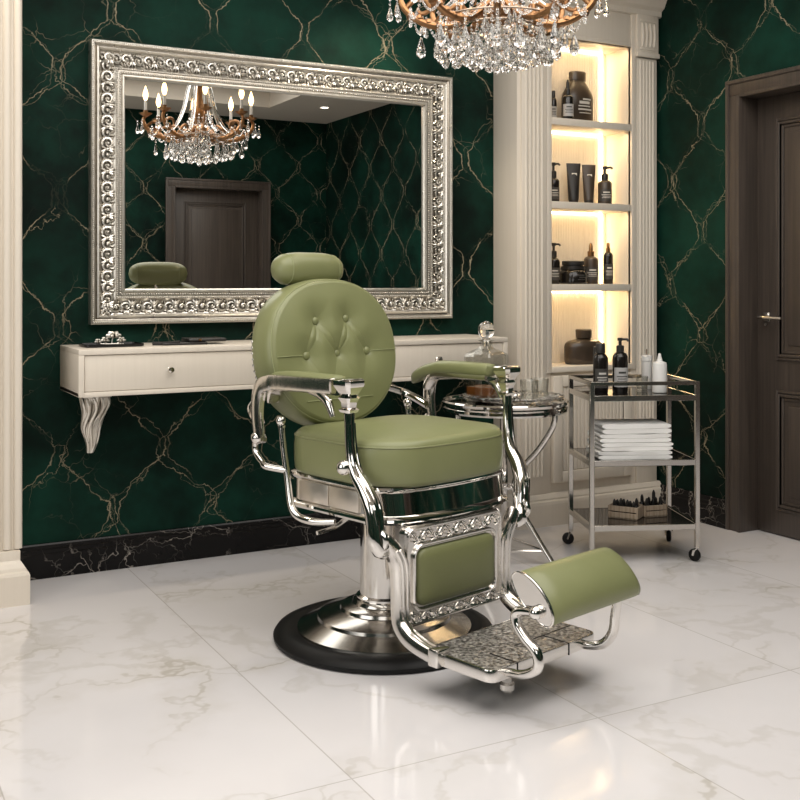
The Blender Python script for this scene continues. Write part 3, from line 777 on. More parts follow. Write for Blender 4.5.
for s in (-1, 1):
    X = -.324 if s < 0 else .398; PC = X-.016*s; XU = X-.012*s
    # arm: chrome outer rail that turns down at the rear
    m = MB(); Xo = X+.026*s; ry = -.05 if s < 0 else -.075
    m.tube([(Xo, .275+ry, .672), (Xo, .285+ry, .74), (Xo, .282+ry, .80), (Xo, .262+ry, .842), (Xo, .215+ry, .858), (Xo, .14, .862), (Xo, .05, .864), (Xo, -.06, .866), (Xo, -.15, .868)],
           [.020, .022, .024, .026, .0255, .024, .023, .023, .024], 14, .62, up=(0, 1, .2), square=4)
    # under rail
    m.tube([(XU, .255+ry, .79), (XU, .22+ry, .836), (XU, .08, .846), (XU, -.13, .85)], [.010, .014, .014, .014], 10, 2.2, up=(0, 0, 1), square=4)
    # scrolled bracket under the front of the rail
    m.tube([(Xo, -.03, .845), (Xo, -.09, .838), (Xo, -.13, .815), (Xo, -.150, .775)], [.006, .014, .016, .010], 10, .8)
    arm = m.build('armrest', 'cast_chrome', ch)
    m = MB(); loops = []
    ys = [.20, .197, .188, .17, .14, .09, .04, -.05, -.115, -.138, -.145]; sc = [.05, .5, .82, .97, 1, 1, 1, 1, .97, .8, .05]
    for y, q in zip(ys, sc):
        dz = (-.012 if s < 0 else -.065)*max(0, (y-.06)/.15)**2; y = y if s < 0 or y < .04 else .04+(y-.04)*1.15
        lp = []; y = y if s < 0 or y < .04 else .04+(y-.04)*1.15
        for k in range(20):
            a = 2*pi*k/20; ca, sa = cos(a), sin(a); t_ = (abs(ca)**3+abs(sa)**3)**(-1/3)
            lp.append((PC+.034*q*ca*t_, y, .874+dz+(.5+.5*q)*.024*sa*t_))
        loops.append(lp)
    m.loft(loops); m.build('arm_pad', 'leather', arm, smooth=60)
    # capital block + front post
    m = MB(); Y0 = -.195
    def sq(z, hx, hy, y=Y0): return [(X+px*hx, y+py_*hy, z) for px, py_ in ((-1, -.7), (-.7, -1), (.7, -1), (1, -.7), (1, .7), (.7, 1), (-.7, 1), (-1, .7))]
    m.loft([sq(z, a, b) for z, a, b in ((.788, .012, .012), (.792, .022, .022), (.800, .026, .026), (.806, .018, .018), (.822, .020, .020), (.836, .028, .028), (.842, .020, .022), (.852, .026, .028), (.868, .036, .036), (.874, .039, .039), (.888, .039, .039), (.893, .033, .033), (.893, .01, .01))])
    o_ = 1 if s > 0 else 0
    PT = [(0, -.195, .80), (0, -.198, .76), (-.002*o_, -.202, .70), (-.010*o_, -.212, .645), (-.018*o_, -.232, .605), (-.030*o_, -.268, .568), (-.046*o_, -.298, .525), (-.060*o_, -.312, .475), (-.072*o_, -.320, .43), (-.095*o_-.012*(1-o_)*s, -.328, .40), (-.12*o_-.03*(1-o_)*s, -.332, .385)]
    PT = [(X+dx, y, z) for dx, y, z in PT]
    m.tube(PT, [.016, .015, .016, .017, .020, .023, .025, .026, .027, .026, .012], 14, 1.15, up=(0, 1, 0))
    for dx in (-.010, .010):
        m.tube([(x+dx, y-q, z) for (x, y, z), q in zip(PT[1:8], (.010, .011, .013, .016, .019, .021, .022))], [.004, .005, .006, .007, .008, .008, .004], 8)
    XS = PT[8][0]
    # scroll end
    pts = []
    for i in range(16):
        f = i/15; a = -1.2+f*7.5; r = .034*(1-f*.8); pts.append((XS-.004*s, -.335+r*cos(a)*.8, .425+r*sin(a)))
    m.tube(pts, [.012*(1-f/15*.5) for f in range(16)], 8, 1.5, up=(1, 0, 0), smooth=3)
    m.build('front_post', 'chrome', ch)
    m = MB(); bx_ = PT[3][0]; m.ball((bx_+.020*s, -.195, .628), .0235, 20); m.tube([(bx_, -.208, .628), (bx_+.02*s, -.195, .628)], .012, 10, smooth=0); m.build('post_ball', 'chrome', ch)
    # rear upright rod and rear link
    m = MB(); XR_ = -.318 if s < 0 else .338; dy = -.045 if s < 0 else .045
    m.tube([(XR_, .195+dy, .726), (XR_, .18+dy, .64), (XR_, .158+dy, .54), (XR_*1.01, .135+dy, .465), (XR_, .10+dy, .436), (XR_*.95, .04+dy, .428), (XR_*.85, -.02+dy, .432)], [.010, .010, .011, .012, .012, .012, .010], 12)
    m.ball((XR_, .196+dy, .733), .0165, 16); m.lathe([(.013, 0), (.013, .006)], (XR_, .192+dy, .712), 12)
    m.build('rear_rod', 'chrome', ch)
    m = MB(); m.tube([(Xo, .28+ry, .675), (Xo, .298+ry, .648), (Xo, .292+ry, .622), (Xo, .262+ry, .598), (Xo, .21+ry*.5, .584), (XR_, .165+dy, .576)], .0105, 12)
    m.ball((Xo, .285+ry, .672), .023, 16, (1, 1, .9)); m.tube([(Xo*.93, .28+ry, .667), (Xo*1.02, .28+ry, .667)], .014, 12, smooth=0)
    m.tube([(Xo*.98, .285+ry, .72), (Xo*.9, .31, .765), (.225*s, .32, .81)], [.016, .014, .012], 10, 1.2)
    m.build('rear_link', 'chrome', ch)
    # lower frame leg down to the foot platform
    m = MB(); q = s
    SH = -.012; P = [(.292*q, -.325, .43), (.262*q, -.33, .395), (.238*q, -.33, .35), (.232*q, -.33, .28), (.232*q, -.332, .21), (.234*q, -.345, .168), (.238*q, -.385, .138), (.240*q, -.44, .122), (.242*q, -.50, .116)]
    P = [(x+SH, y, z) for x, y, z in P]; m.tube(P, [.020, .024, .025, .024, .024, .025, .025, .024, .022], 14, 1.0, up=(1, 0, 0), square=3)
    for dx in (-.013, .004):
        m.tube([(x+dx*q, y-.022 if i < 5 else y-.016, z+(0 if i < 5 else .018)) for i, (x, y, z) in enumerate(P[1:])], .0055, 8)
    m.box(.242*q-.028+SH, .242*q+.028+SH, -.525, -.485, .094, .146, .006)
    m.build('frame_leg', 'cast_chrome', ch)

# hydraulic lever
m = MB(); m.tube([(0, .02, .425), (-.05, .08, .41), (-.085, .10, .385), (-.13, .105, .365), (-.20, .11, .356)], [.012, .012, .010, .008, .007], 10); m.lathe([(.1, .40), (.108, .41), (.108, .45), (0, .45)], seg=40)
m.build('pump_lever', 'chrome', ch)

# front apron
ap = MB(); yA = -.338
def rr2(x0, x1, z0, z1, r, y, n=6):
    pts = []
    for cx_, cz_, a0 in ((x1-r, z1-r, 0), (x0+r, z1-r, 90), (x0+r, z0+r, 180), (x1-r, z0+r, 270)):
        for i in range(n+1):
            a = radians(a0+90*i/n); pts.append((cx_+r*cos(a), y, cz_+r*sin(a)))
    return pts
AX0, AX1, AZ0, AZ1 = -.225, .205, .150, .450
ap.loft([rr2(AX0, AX1, AZ0, AZ1, .02, yA+.028), rr2(AX0, AX1, AZ0, AZ1, .02, yA+.006), rr2(AX0+.005, AX1-.005, AZ0+.005, AZ1-.005, .018, yA)])
px0, px1, pz0, pz1 = -.182, .160, .208, .380
loopo = rr2(px0-.012, px1+.012, pz0-.012, pz1+.012, .036, yA-.004)
ap.tube([Vector(p) for p in loopo]+[Vector(loopo[0])], .006, 8, smooth=0)
loopo = rr2(AX0+.008, AX1-.008, AZ0+.008, AZ1-.008, .02, yA-.002)
ap.tube([Vector(p) for p in loopo]+[Vector(loopo[0])], .005, 8, smooth=0)
apron = ap.build('apron_panel', 'cast_chrome', ch)
m = MB()
m.loft([rr2(px0, px1, pz0, pz1, .03, yA+.004), rr2(px0, px1, pz0, pz1, .03, yA-.006), rr2(px0+.006, px1-.006, pz0+.006, pz1-.006, .028, yA-.014), rr2(px0+.025, px1-.025, pz0+.025, pz1-.025, .02, yA-.020), rr2(px0+.08, px1-.08, pz0+.07, pz1-.07, .01, yA-.023)])
m.build('apron_pad', 'leather_dark', apron, smooth=60)
for zc, hh in ((.421, .021), (.178, .018)):
    m = MB(); n = 11; L = (AX1-AX0-.03)/n
    for k in range(n):
        x0 = AX0+.015+L*(k+.5); d = 1 if k % 2 else -1
        pts = []
        for i in range(15):
            f = i/14; a = d*(f*8.2)+pi*(k % 2); r = hh*(.92-.72*f); pts.append((x0+r*1.1*cos(a), yA-.002, zc+r*sin(a)))
        m.tube(pts, [.0026*(1-f/15*.4) for f in range(15)], 6, smooth=2)
        m.tube([(x0-L*.5, yA-.001, zc-d*hh*.9), (x0-L*.2, yA-.003, zc-d*hh*.2), (x0+L*.5, yA-.001, zc+d*hh)], [.0015, .0034, .0015], 6)
        for e in (-1, 1):
            m.tube([(x0+e*L*.30, yA-.001, zc), (x0+e*L*.45, yA-.003, zc+e*d*hh*.5), (x0+e*L*.36, yA-.001, zc+e*d*hh)], [.0015, .0036, .001], 6)
            m.tube([(x0+e*L*.1, yA-.001, zc+d*e*hh*.4), (x0+e*L*.25, yA-.003, zc+d*e*hh*.75), (x0, yA-.001, zc+e*d*hh*1.05)], [.001, .0032, .001], 6)
    m.build('apron_carving', 'cast_chrome', apron)

# foot platform
pl = []
PX, PY0, PY1 = .238, -.715, -.455
base = [(x, y) for x, y in rrect(PX, PY0, PY1, .028, n=5)]
FX = -.028
m = MB(); m.loft([[(FX+x*s_, -.585+(y+.585)*s_, z) for x, y in base] for s_, z in ((.97, .098), (.995, .100), (1, .104), (1, .130), (.992, .134), (.965, .134), (.965, .130))]); 
plat = m.build('foot_platform', 'cast_chrome', ch)
m = MB(); m.loft([[(FX+x*.962, -.585+(y+.585)*.955, z) for x, y in base] for z in (.128, .1325)]); m.build('tread_plate', 'plate', plat)
m = MB()
for xx in (-.16, .07): m.box(xx-.0012, xx+.0012, PY0-.002, PY0+.10, .099, .1345)
m.box(-.06, .205, PY0+.095, PY0+.098, .130, .1335)
m.build('tread_joint', 'rubber', plat)
m = MB(); m.lathe([(0, .052), (.016, .052), (.022, .06), (.022, .074), (.014, .08), (.012, .098), (0, .098)], (-.175, -.69, 0), 20); m.build('foot_knob', 'brushed_steel', plat)

# footrest cushion
ft = []
A = Vector((0, -.728, .385)); B = Vector((0, -.858, .275)); ctr = (A+B)/2; e1 = (B-A).normalized(); L = (B-A).length/2
nn = Vector((0, e1.z, -e1.y)); nn = nn if nn.z > 0 else -nn
def arc(x, sc, up, dn, n=18):
    p = []
    for i in range(n+1):
        a = pi*i/n; p.append(ctr+Vector((x, 0, 0))-e1*(L*sc*cos(a))+nn*(up*sc*sin(a)**.9))
    for i in range(1, n):
        a = pi*i/n; p.append(ctr+Vector((x, 0, 0))+e1*(L*sc*cos(a))-nn*(dn*sc*sin(a)))
    return p
fx0, fx1 = -.192, .222
m = MB(); m.loft([arc(fx0, .90, .034, .002), arc(fx0, .97, .041, .004), arc(fx0+.008, 1, .047, .006), arc(fx0+.06, 1, .055, .006), arc((fx0+fx1)/2, 1, .060, .006), arc(fx1-.07, 1, .056, .006), arc(fx1-.025, 1, .048, .006), arc(fx1-.004, .97, .036, .004), arc(fx1, .86, .020, .002)])
foot = m.build('footrest_cushion', 'leather', ch, smooth=60)
m = MB(); m.loft([arc(fx0+.002, .98, -.002, .030), arc(fx0+.02, .99, -.002, .034), arc(fx1-.02, .99, -.002, .034), arc(fx1-.002, .98, -.002, .030)])
for xx in (fx0-.002,):
    pts = [p for p in arc(xx, 1.0, .047, .030)]; m.tube(pts+[pts[0]], .0032, 6, smooth=0)
    m.loft([arc(xx-.002, .985, .043, .028), arc(xx+.002, .985, .043, .028)])
m.build('footrest_shell', 'cast_chrome', foot)
for s, xx in ((-1, fx0-.012), (1, fx1+.010)):
    m = MB(); piv = ctr+Vector((xx, 0, 0))-nn*.006+e1*(.035 if s < 0 else 0)
    m.ball(piv, .019 if s < 0 else .014, 18); m.tube([piv-Vector((s*.02, 0, 0)), piv], .010, 10, smooth=0)
    m.build('pivot_ball', 'chrome', ch)
    if s < 0:
        P = [(FX-.19, -.66, .112), (FX*.5+xx*.9, -.715, .116), (xx, -.775, .128), (xx, -.822, .158), (xx, -.818, .198), (xx, -.778, .228), (xx, -.748, .262), (xx, -.752, .292), tuple(piv)]
    else:
        q = fx1-.055; P = [(FX+.165, -.62, .114), (FX+.17, -.68, .110), (q*.92, -.735, .112), (q*.97, -.775, .128), (q, -.80, .165), (q, -.808, .215), (q+.004, -.815, .272)]
    MB().tube(P, [.011, .012, .013, .0145, .015, .0145, .014, .013, .010][:len(P)], 12).build('footrest_bracket', 'chrome', ch)
m = MB(); m.tube([ctr+Vector((fx0, 0, 0)), ctr+Vector((fx1, 0, 0))], .012, 10, smooth=0); m.build('footrest_axle', 'chrome', ch)

# ------------------------------------------------------------------ round side table
TC = (2.563, 3.778, 0); TZt = .672
tb = thing('side_table', 'round chrome side table with curved legs behind the barber chair', 'table', TC, .2)
MB().lathe([(0, .640), (.245, .640), (.255, .632), (.262, .632), (.268, .640), (.268, .652), (.262, .658), (.262, .664), (.270, .668), (.272, .676), (.266, .682), (.258, .680), (.254, .672), (0, .672)], seg=80).build('table_top', 'chrome', tb)
for k in range(3):
    a = radians(-62+120*k)-.2; d = Vector((cos(a), sin(a), 0)); m = MB()
    m.tube([d*.235+Vector((0, 0, .636)), d*.225+Vector((0, 0, .58)), d*.16+Vector((0, 0, .48)), d*.075+Vector((0, 0, .385)), d*.045+Vector((0, 0, .31)), d*.075+Vector((0, 0, .22)), d*.15+Vector((0, 0, .11)), d*.225+Vector((0, 0, .008))], .0125, 12, 1.2, up=(0, 0, 1))
    m.build('table_leg', 'chrome', tb)
m = MB(); loop = [Vector((.052*cos(2*pi*i/24), .052*sin(2*pi*i/24), .31)) for i in range(25)]; m.tube(loop, .008, 8, smooth=0)
m.build('waist_ring', 'chrome', tb)
for k in range(3):
    a = radians(-62+120*k)-.2; b = a+radians(120)
    MB().tube([Vector((.19*cos(a), .19*sin(a), .055)), Vector((.19*cos(b), .19*sin(b), .055))], .007, 8, smooth=0).build('leg_brace', 'chrome', tb)
# crystal platter
ZT = .6722
t = thing('crystal_platter', 'cut crystal platter on the round side table', 'platter', (2.60, 3.775, ZT))
m = MB(); NA = 96; loops = []
for r, z, k in ((.02, .0, 0), (.15, .0, 0), (.19, .012, .006), (.215, .020, .010), (.216, .024, .010), (.19, .018, .006), (.15, .006, 0), (.02, .006, 0)):
    loops.append([Vector(((r+k*((i % 4 < 2)-.5))*cos(2*pi*i/NA), (r+k*((i % 4 < 2)-.5))*sin(2*pi*i/NA), z+.004*(i % 2)*(k > 0))) for i in range(NA)])
m.loft(loops); random.seed(5)
for i in range(170):
    a = random.random()*2*pi; r = .135+.07*random.random(); s_ = .006+.005*random.random()
    bmesh.ops.create_icosphere(m.bm, subdivisions=1, radius=s_, matrix=Matrix.Translation((r*cos(a), r*sin(a), .014+.008*(r-.13)/.07)))
m.build('platter_dish', 'crystal', t, smooth=0)
# decanter
t = thing('decanter', 'square crystal decanter with ball stopper and amber liquid on the side table', 'decanter', (2.482, 3.80, ZT+.0065), .35); t.scale = (1.15, 1.15, 1.26)
def sqloop(h_, z, n=3): return [(x, y, z) for x, y in rrect(h_, -h_, h_, h_*.22, n=n)]
m = MB(); m.loft([sqloop(a, z) for a, z in ((.055, 0), (.060, .004), (.062, .02), (.062, .150), (.057, .160), (.040, .170), (.024, .176), (.018, .184), (.018, .200), (.024, .204), (.020, .205), (.014, .204), (.014, .184), (.030, .172), (.052, .158), (.057, .148), (.057, .022), (.052, .012), (.01, .012))])
m.build('decanter_body', 'thin_glass', t, smooth=25)
m = MB(); m.loft([sqloop(a, z) for a, z in ((.05, .0135), (.0555, .022), (.0555, .048), (.05, .0485))]); m.build('liquor', 'liquor', t, smooth=25)
m = MB(); m.ball((0, 0, .238), .031, 24); m.lathe([(.010, .185), (.012, .204), (.016, .208), (.012, .212), (.016, .216)], seg=20); m.build('stopper', 'crystal', t, smooth=40)
def tumbler(loc, label):
    t = thing('tumbler', label, 'glass', loc, 0, 'tumblers on the side table')
    m = MB(); m.lathe([(0, 0), (.030, 0), (.033, .003), (.040, .088), (.0385, .090), (.037, .088), (.0315, .016), (.029, .012), (0, .012)], seg=32)
    o = m.build('glass_body', 'thin_glass', t)
    return t
g1 = tumbler((2.715, 3.735, ZT+.0065), 'clear tumbler on the side table nearest the chrome cart')
dup(g1, (2.635, 3.70, ZT+.0065), 0, 'clear tumbler half hidden behind the chair arm on the side table')
g1['group'] = 'tumblers on the side table'
# ------------------------------------------------------------------ chrome cart
CA = radians(-23); CC = Vector((3.105, 3.592, 0))
ct = thing('trolley_cart', 'three-tier chrome trolley on black casters beside the bookcase', 'cart', CC, CA)
hw, hd = .228, .172; T = .0095
legs = [(-hw, -hd), (hw, -hd), (hw, hd), (-hw, hd)]
for x, y in legs: MB().box(x-T, x+T, y-T, y+T, .060, .765, .0015, 1).build('post', 'cart_metal', ct)
def railset(z, th, name):
    m = MB()
    for y in (-hd, hd): m.box(-hw+T, hw-T, y-T*.9, y+T*.9, z-th, z+th, .0015, 1)
    for x in (-hw, hw): m.box(x-T*.9, x+T*.9, -hd+T, hd-T, z-th, z+th, .0015, 1)
    return m.build(name, 'cart_metal', ct)
railset(.757, .008, 'guard_rail'); 
TIERS = (.695, .422, .150)
for z in TIERS:
    f = railset(z, .012, 'tier_frame')
    MB().box(-hw+T, hw-T, -hd+T, hd-T, z+.003, z+.011).build('tier_glass', 'smoked_glass', f, smooth=0)
for i, (x, y) in enumerate(legs):
    m = MB(); m.lathe([(0, .056), (.008, .056), (.011, .058), (.011, .066), (0, .066)], (x, y, 0), 14)
    a = (.5, 2.2, 1.2, 2.8)[i]; R = Matrix.Translation((x, y, 0)) @ Matrix.Rotation(a, 4, 'Z')
    for sd_ in (-1, 1): m.tube([R @ Vector((0, sd_*.004, .058)), R @ Vector((.006, sd_*.0135, .048)), R @ Vector((.012, sd_*.0135, .026))], [.005, .0065, .006], 8, .5)
    c_ = m.build('caster', 'chrome', ct)
    W = R @ Matrix.Translation((.012, 0, .0265)) @ Matrix.Rotation(pi/2, 4, 'X')
    m = MB(); m.lathe([(0, -.011), (.018, -.011), (.025, -.008), (.0265, -.003), (.0265, .003), (.025, .008), (.018, .011), (0, .011)], (0, 0, 0), 28, W); m.build('wheel', 'rubber', c_)
RC = Matrix.Translation(CC) @ Matrix.Rotation(CA, 4, 'Z')
def oncart(x, y, z): return tuple(RC @ Vector((x, y, z)))
ZC = TIERS[0]+.0112
bottle('cap', oncart(-.158, -.060, ZC), 'tall black bottle with a black cap on the cart, leftmost', .064, .215, 'bottle', lab='dim_label', neck=.20)
bottle('pump', oncart(-.062, -.030, ZC), 'black pump bottle with a grey label on the cart top', .066, .236, 'bottle', lab='grey_label', neck=.26)
t = thing('squeeze_bottle', 'white squeeze bottle with pointed nozzle on the cart corner', 'bottle', oncart(.100, -.07, ZC)); t.scale = (.95, .95, 1.15)
MB().lathe([(0, 0), (.030, 0), (.033, .003), (.033, .105), (.030, .114), (.014, .118), (0, .118)], seg=32).build('bottle_body', 'white_ceramic', t)
MB().lathe([(.014, .117), (.013, .122), (.009, .134), (.006, .146), (0, .149)], seg=16).build('nozzle', 'white_ceramic', t)
t = thing('glass_candle', 'tall narrow white candle in glass at the back of the cart', 'candle', oncart(.10, .10, ZC)); t.scale = (.88, .88, 1.2)
MB().lathe([(0, 0), (.024, 0), (.026, .003), (.027, .106), (.025, .106), (.024, .006), (0, .006)], seg=28).build('candle_glass', 'white_ceramic', t)
MB().lathe([(0, .10), (.024, .10), (.029, .106), (.029, .124), (0, .128)], seg=28).build('candle_wax', 'white_ceramic', t)
MB().tube([(0, 0, .126), (.001, 0, .148)], .0025, 6, smooth=0).build('wick', 'bronze_cap', t)
t = thing('glass_cup', 'small clear glass cup behind the white squeeze bottle on the cart', 'glass', oncart(.055, .03, ZC))
MB().lathe([(0, 0), (.021, 0), (.024, .003), (.027, .062), (.0255, .063), (.022, .008), (0, .006)], seg=28).build('glass_body', 'thin_glass', t)
# towels
def towel(w, d, h, seed):
    random.seed(seed); m = MB(); th = h*.47; path = []
    ya, yb = -d/2+h*.5, d/2
    n = 14
    for i in range(n+1): path.append((yb+(ya-yb)*i/n, h*.25))
    for i in range(1, 8): a = -pi/2-pi*i/8; path.append((ya+h*.25*cos(a)*1.0, h*.5+h*.25*sin(a)))
    for i in range(n+1): path.append((ya+(yb-ya)*i/n, h*.75))
    def ofs(k, s):
        y0, z0 = path[max(k-1, 0)]; y1, z1 = path[min(k+1, len(path)-1)]; dy, dz = y1-y0, z1-z0; L = math.hypot(dy, dz); return path[k][0]-dz/L*s, path[k][1]+dy/L*s
    loops = []; NX = 30
    for i in range(NX+1):
        x = -w/2+w*i/NX; e = abs(2*i/NX-1); q = (1-max(0, e-.9)/.1*.55) if e > .9 else 1.0; lp = []
        for sgn in (1, -1):
            rng = range(len(path)) if sgn == 1 else range(len(path)-1, -1, -1)
            for k in rng:
                y, z = ofs(k, sgn*th*.5*q)
                nz = mnoise.noise(Vector((x*9, y*9, seed*3.1+k*.0)))*.0035
                lp.append((x+mnoise.noise(Vector((y*12, z*20, seed)))*.004, -y+mnoise.noise(Vector((x*8, seed, z*30)))*.004, max(0, min(h, z+nz*(z/h)))))
        loops.append(lp)
    m.loft(loops); return m
zt = TIERS[1]+.0112
names = ('lowest white folded towel in the cart stack', 'second white folded towel from the bottom of the cart stack', 'third white folded towel from the bottom of the cart stack', 'topmost white folded towel in the cart stack')
for k in range(4):
    h_ = .0355 if k < 3 else .042
    o = towel(.318-.005*k, .215-.004*k, h_, k+1).build('folded_towel', 'towel', smooth=60)
    o.location = oncart(-.030+.003*(k % 2), -.045+.002*(k % 2), zt); o.rotation_euler = (0, 0, CA+radians((-1.5, 1, -.5, 1.5)[k])); zt += h_+.0004
    tag(o, names[k], 'towel', 'folded towels on the cart')
# crates with little bottles
zb = TIERS[2]+.0112
def crate(x, y, rot, w_, d_, h_, label):
    t = thing('wooden_crate', label, 'crate', oncart(x, y, zb), CA+rot, 'crates on the lowest tier')
    MB().box(-w_/2, w_/2, -d_/2, d_/2, 0, .005).build('crate_floor', 'crate_wood', t)
    for a in (-1, 1):
        m = MB()
        for k in range(2):
            z0 = .004+k*(h_*.52); m.box(-w_/2, w_/2, a*(d_/2)-.003, a*(d_/2)+.003, z0, z0+h_*.44, .0012, 1)
        m.build('side_slat', 'crate_wood', t)
        m = MB(); m.box(a*(w_/2)-.004, a*(w_/2)+.004, -d_/2+.003, d_/2-.003, .002, h_, .0015, 1); m.build('end_board', 'crate_wood', t)
    return t
crate(-.035, -.020, radians(-35), .125, .085, .052, 'pale wooden crate of small dark bottles turned at an angle on the lowest tier')
crate(.092, .015, radians(12), .105, .085, .048, 'wooden crate of dark bottles standing nearer the cart corner post')
random.seed(11)
def vial(x, y, hh, r, label, first=[None]):
    if first[0] is None:
        t = thing('vial', label, 'bottle', oncart(x, y, zb+.0052), 0, 'little dark bottles in the crates')
        MB().lathe([(0, 0), (r*.95, 0), (r, .003), (r, .038), (r*.6, .046), (r*.55, .05)], seg=16).build('vial_body', 'black_bottle', t)
        MB().lathe([(r*.55, .048), (r*.62, .05), (r*.55, .066), (r*.2, .075), (0, .075)], seg=14).build('vial_cap', 'black_matte', t)
        first[0] = t; t.scale = (1, 1, hh/.075); return t
    t = dup(first[0], oncart(x, y, zb+.0052), 0, label); t.scale = (1, 1, hh/.075); return t
def incrate(cx_, cy_, rot, u, v):
    return cx_+u*cos(rot)-v*sin(rot), cy_+u*sin(rot)+v*cos(rot)
spots = [(-.035, -.020, radians(-35), u, v) for u in (-.043, -.014, .015, .043) for v in (-.02, .02)]+[(.092, .015, radians(12), u, v) for u in (-.034, 0, .034) for v in (-.02, .02)]
for i, (a, b, r_, u, v) in enumerate(spots):
    x, y = incrate(a, b, r_, u, v)
    vial(x, y, .86*(.085, .075, .092, .08, .088, .074, .082, .09, .085, .095, .125, .08, .09, .078)[i], .0125,
         'small dark bottle packed in the angled wooden crate' if i < 8 else 'small dark bottle packed in the crate by the corner post')

# ------------------------------------------------------------------ chandelier
HX, HY = 1.91, 2.86
CDZ = .022
cd = thing('chandelier', 'copper gold chandelier with hanging crystal drops in front of the bookcase', 'chandelier', (HX, HY, CDZ)); cd.scale = (.94, .94, 1)
MB().lathe([(0, TZ-CDZ), (.07, TZ-CDZ), (.072, TZ-.03), (.05, TZ-.05), (.015, TZ-.07), (0, TZ-.07)], seg=32).build('ceiling_canopy', 'copper_gold', cd)
MB().tube([(0, 0, TZ-.06), (0, 0, 2.40)], .008, 10, smooth=0).build('hanging_rod', 'copper_gold', cd)
MB().lathe([(0, 1.985), (.02, 1.99), (.055, 2.01), (.06, 2.03), (.035, 2.05), (.022, 2.075), (.030, 2.10), (.04, 2.14), (.03, 2.19), (.018, 2.24), (.022, 2.29), (.05, 2.32), (.055, 2.335), (.02, 2.35), (.012, 2.41), (0, 2.41)], seg=32).build('hub', 'copper_gold', cd)
NARM = 8
for k in range(NARM):
    a = 2*pi*k/NARM+.20; d = Vector((cos(a), sin(a), 0)); Z = lambda z: Vector((0, 0, z)); rt = Vector((-sin(a), cos(a), 0))
    m = MB()
    m.tube([d*.045+Z(2.03), d*.10+Z(1.985), d*.17+Z(1.960), d*.25+Z(1.972), d*.315+Z(2.015), d*.335+Z(2.06), d*.318+Z(2.085)], [.013, .013, .012, .0125, .012, .010, .007], 10)
    m.tube([d*.315+Z(2.02), d*.285+Z(2.048), d*.245+Z(2.045), d*.235+Z(2.015), d*.262+Z(2.004), d*.275+Z(2.022)], [.009, .009, .008, .008, .007, .005], 8)
    m.tube([d*.17+Z(1.962), d*.165+Z(2.01), d*.13+Z(2.03), d*.105+Z(2.01)], [.009, .009, .008, .006], 8)
    for q in range(7):  # twist beads that give the arm its rope look
        f = q/6; m.ball(d*(.11+.19*f)+Z(1.978-.018*sin(pi*min(1, f*1.3))+.022*max(0, f-.6)*2), .0148, 8)
    m.lathe([(.004, 2.078), (.016, 2.082), (.038, 2.095), (.040, 2.099), (.014, 2.094), (.012, 2.11), (.014, 2.116), (0, 2.116)], tuple(d*.322), 18)
    arm = m.build('chandelier_arm', 'copper_gold', cd); arm.location.z = .030
    MB().lathe([(.0095, 2.112), (.0095, 2.170), (0, 2.172)], tuple(d*.322), 12).build('candle_sleeve', 'white_ceramic', arm)
    MB().lathe([(.006, 2.170), (.013, 2.185), (.0165, 2.200), (.014, 2.218), (.007, 2.238), (.001, 2.255)], tuple(d*.322), 14).build('flame_bulb', 'flame', arm)
# glass arms sweeping down from the crown and crown curls
for k in range(8):
    a = 2*pi*(k+.5)/8+.2; d = Vector((cos(a), sin(a), 0)); m = MB()
    m.tube([d*.05+Z(2.335), d*.075+Z(2.27), d*.10+Z(2.17), d*.15+Z(2.07), d*.22+Z(2.01)], [.009, .010, .010, .009, .007], 8)
    m.tube([d*.03+Z(2.34), d*.07+Z(2.375), d*.11+Z(2.36), d*.115+Z(2.325)], [.007, .007, .006, .004], 8)
    m.build('glass_arm', 'crystal', cd)
ringm = MB()
for r, z in ((.205, 2.0), (.125, 1.985)):
    pts = [Vector((r*cos(2*pi*i/48), r*sin(2*pi*i/48), z)) for i in range(49)]; ringm.tube(pts, .0035, 6, smooth=0)
ringm.build('crystal_ring', 'champagne_metal', cd)
# crystal drops
def drop_mesh():
    m = MB(); loops = []
    for r, z, tw in ((.0005, 0, 0), (.004, -.004, 0), (.007, -.016, .26), (.0125, -.034, 0), (.0155, -.046, .26), (.012, -.058, 0), (.0005, -.066, 0)):
        loops.append([Vector((r*cos(2*pi*i/10+tw), .72*r*sin(2*pi*i/10+tw), z)) for i in range(10)])
    m.loft(loops); m.lathe([(.0035, .004), (.0048, .009), (.0035, .014)], seg=8)
    return m.build('crystal_drop', 'crystal', cd, smooth=0)
proto = drop_mesh(); random.seed(21); first = True; ndrop = 0
strands = []
def adddrop(r, a, z, sc):
    global first, ndrop
    o = proto if first else proto.copy()
    if not first: COL.objects.link(o); o.parent = cd
    first = False; ndrop += 1
    o.location = (r*cos(a), r*sin(a), z); o.rotation_euler = (0, 0, random.random()*6.3); o.scale = (sc*1.22, sc*1.22, sc*1.08)
for k in range(8):      # below each candle cup and the arm bends
    a = 2*pi*k/8+.2
    for da, r, z, sc in ((-.11, .345, 2.065, .72), (.11, .345, 2.065, .72), (0, .37, 2.06, .72), (0, .262, 1.958, 1.0), (0, .20, 1.948, .95)):
        adddrop(r, a+da, z, sc); strands.append((r, a+da, z+.012, z+.03))
for n, r, z, sc, top in ((14, .205, 1.955, 1.05, 1.996), (12, .150, 1.945, 1.1, 1.985), (10, .105, 1.936, 1.1, 1.982), (7, .06, 1.934, 1.15, 2.0), (1, .0, 1.93, 1.3, 1.985)):
    for k in range(n):
        a = 2*pi*(k+.5*(n % 4))/n; adddrop(r, a, z-.006*random.random(), sc); strands.append((r, a, z+.012, top))
for k in range(16):
    r = random.uniform(.09, .30); a = random.uniform(0, 6.28); z = random.uniform(1.975, 2.03); adddrop(r, a, z, random.uniform(.8, 1.0)); strands.append((r, a, z+.012, z+.05))
m = MB()
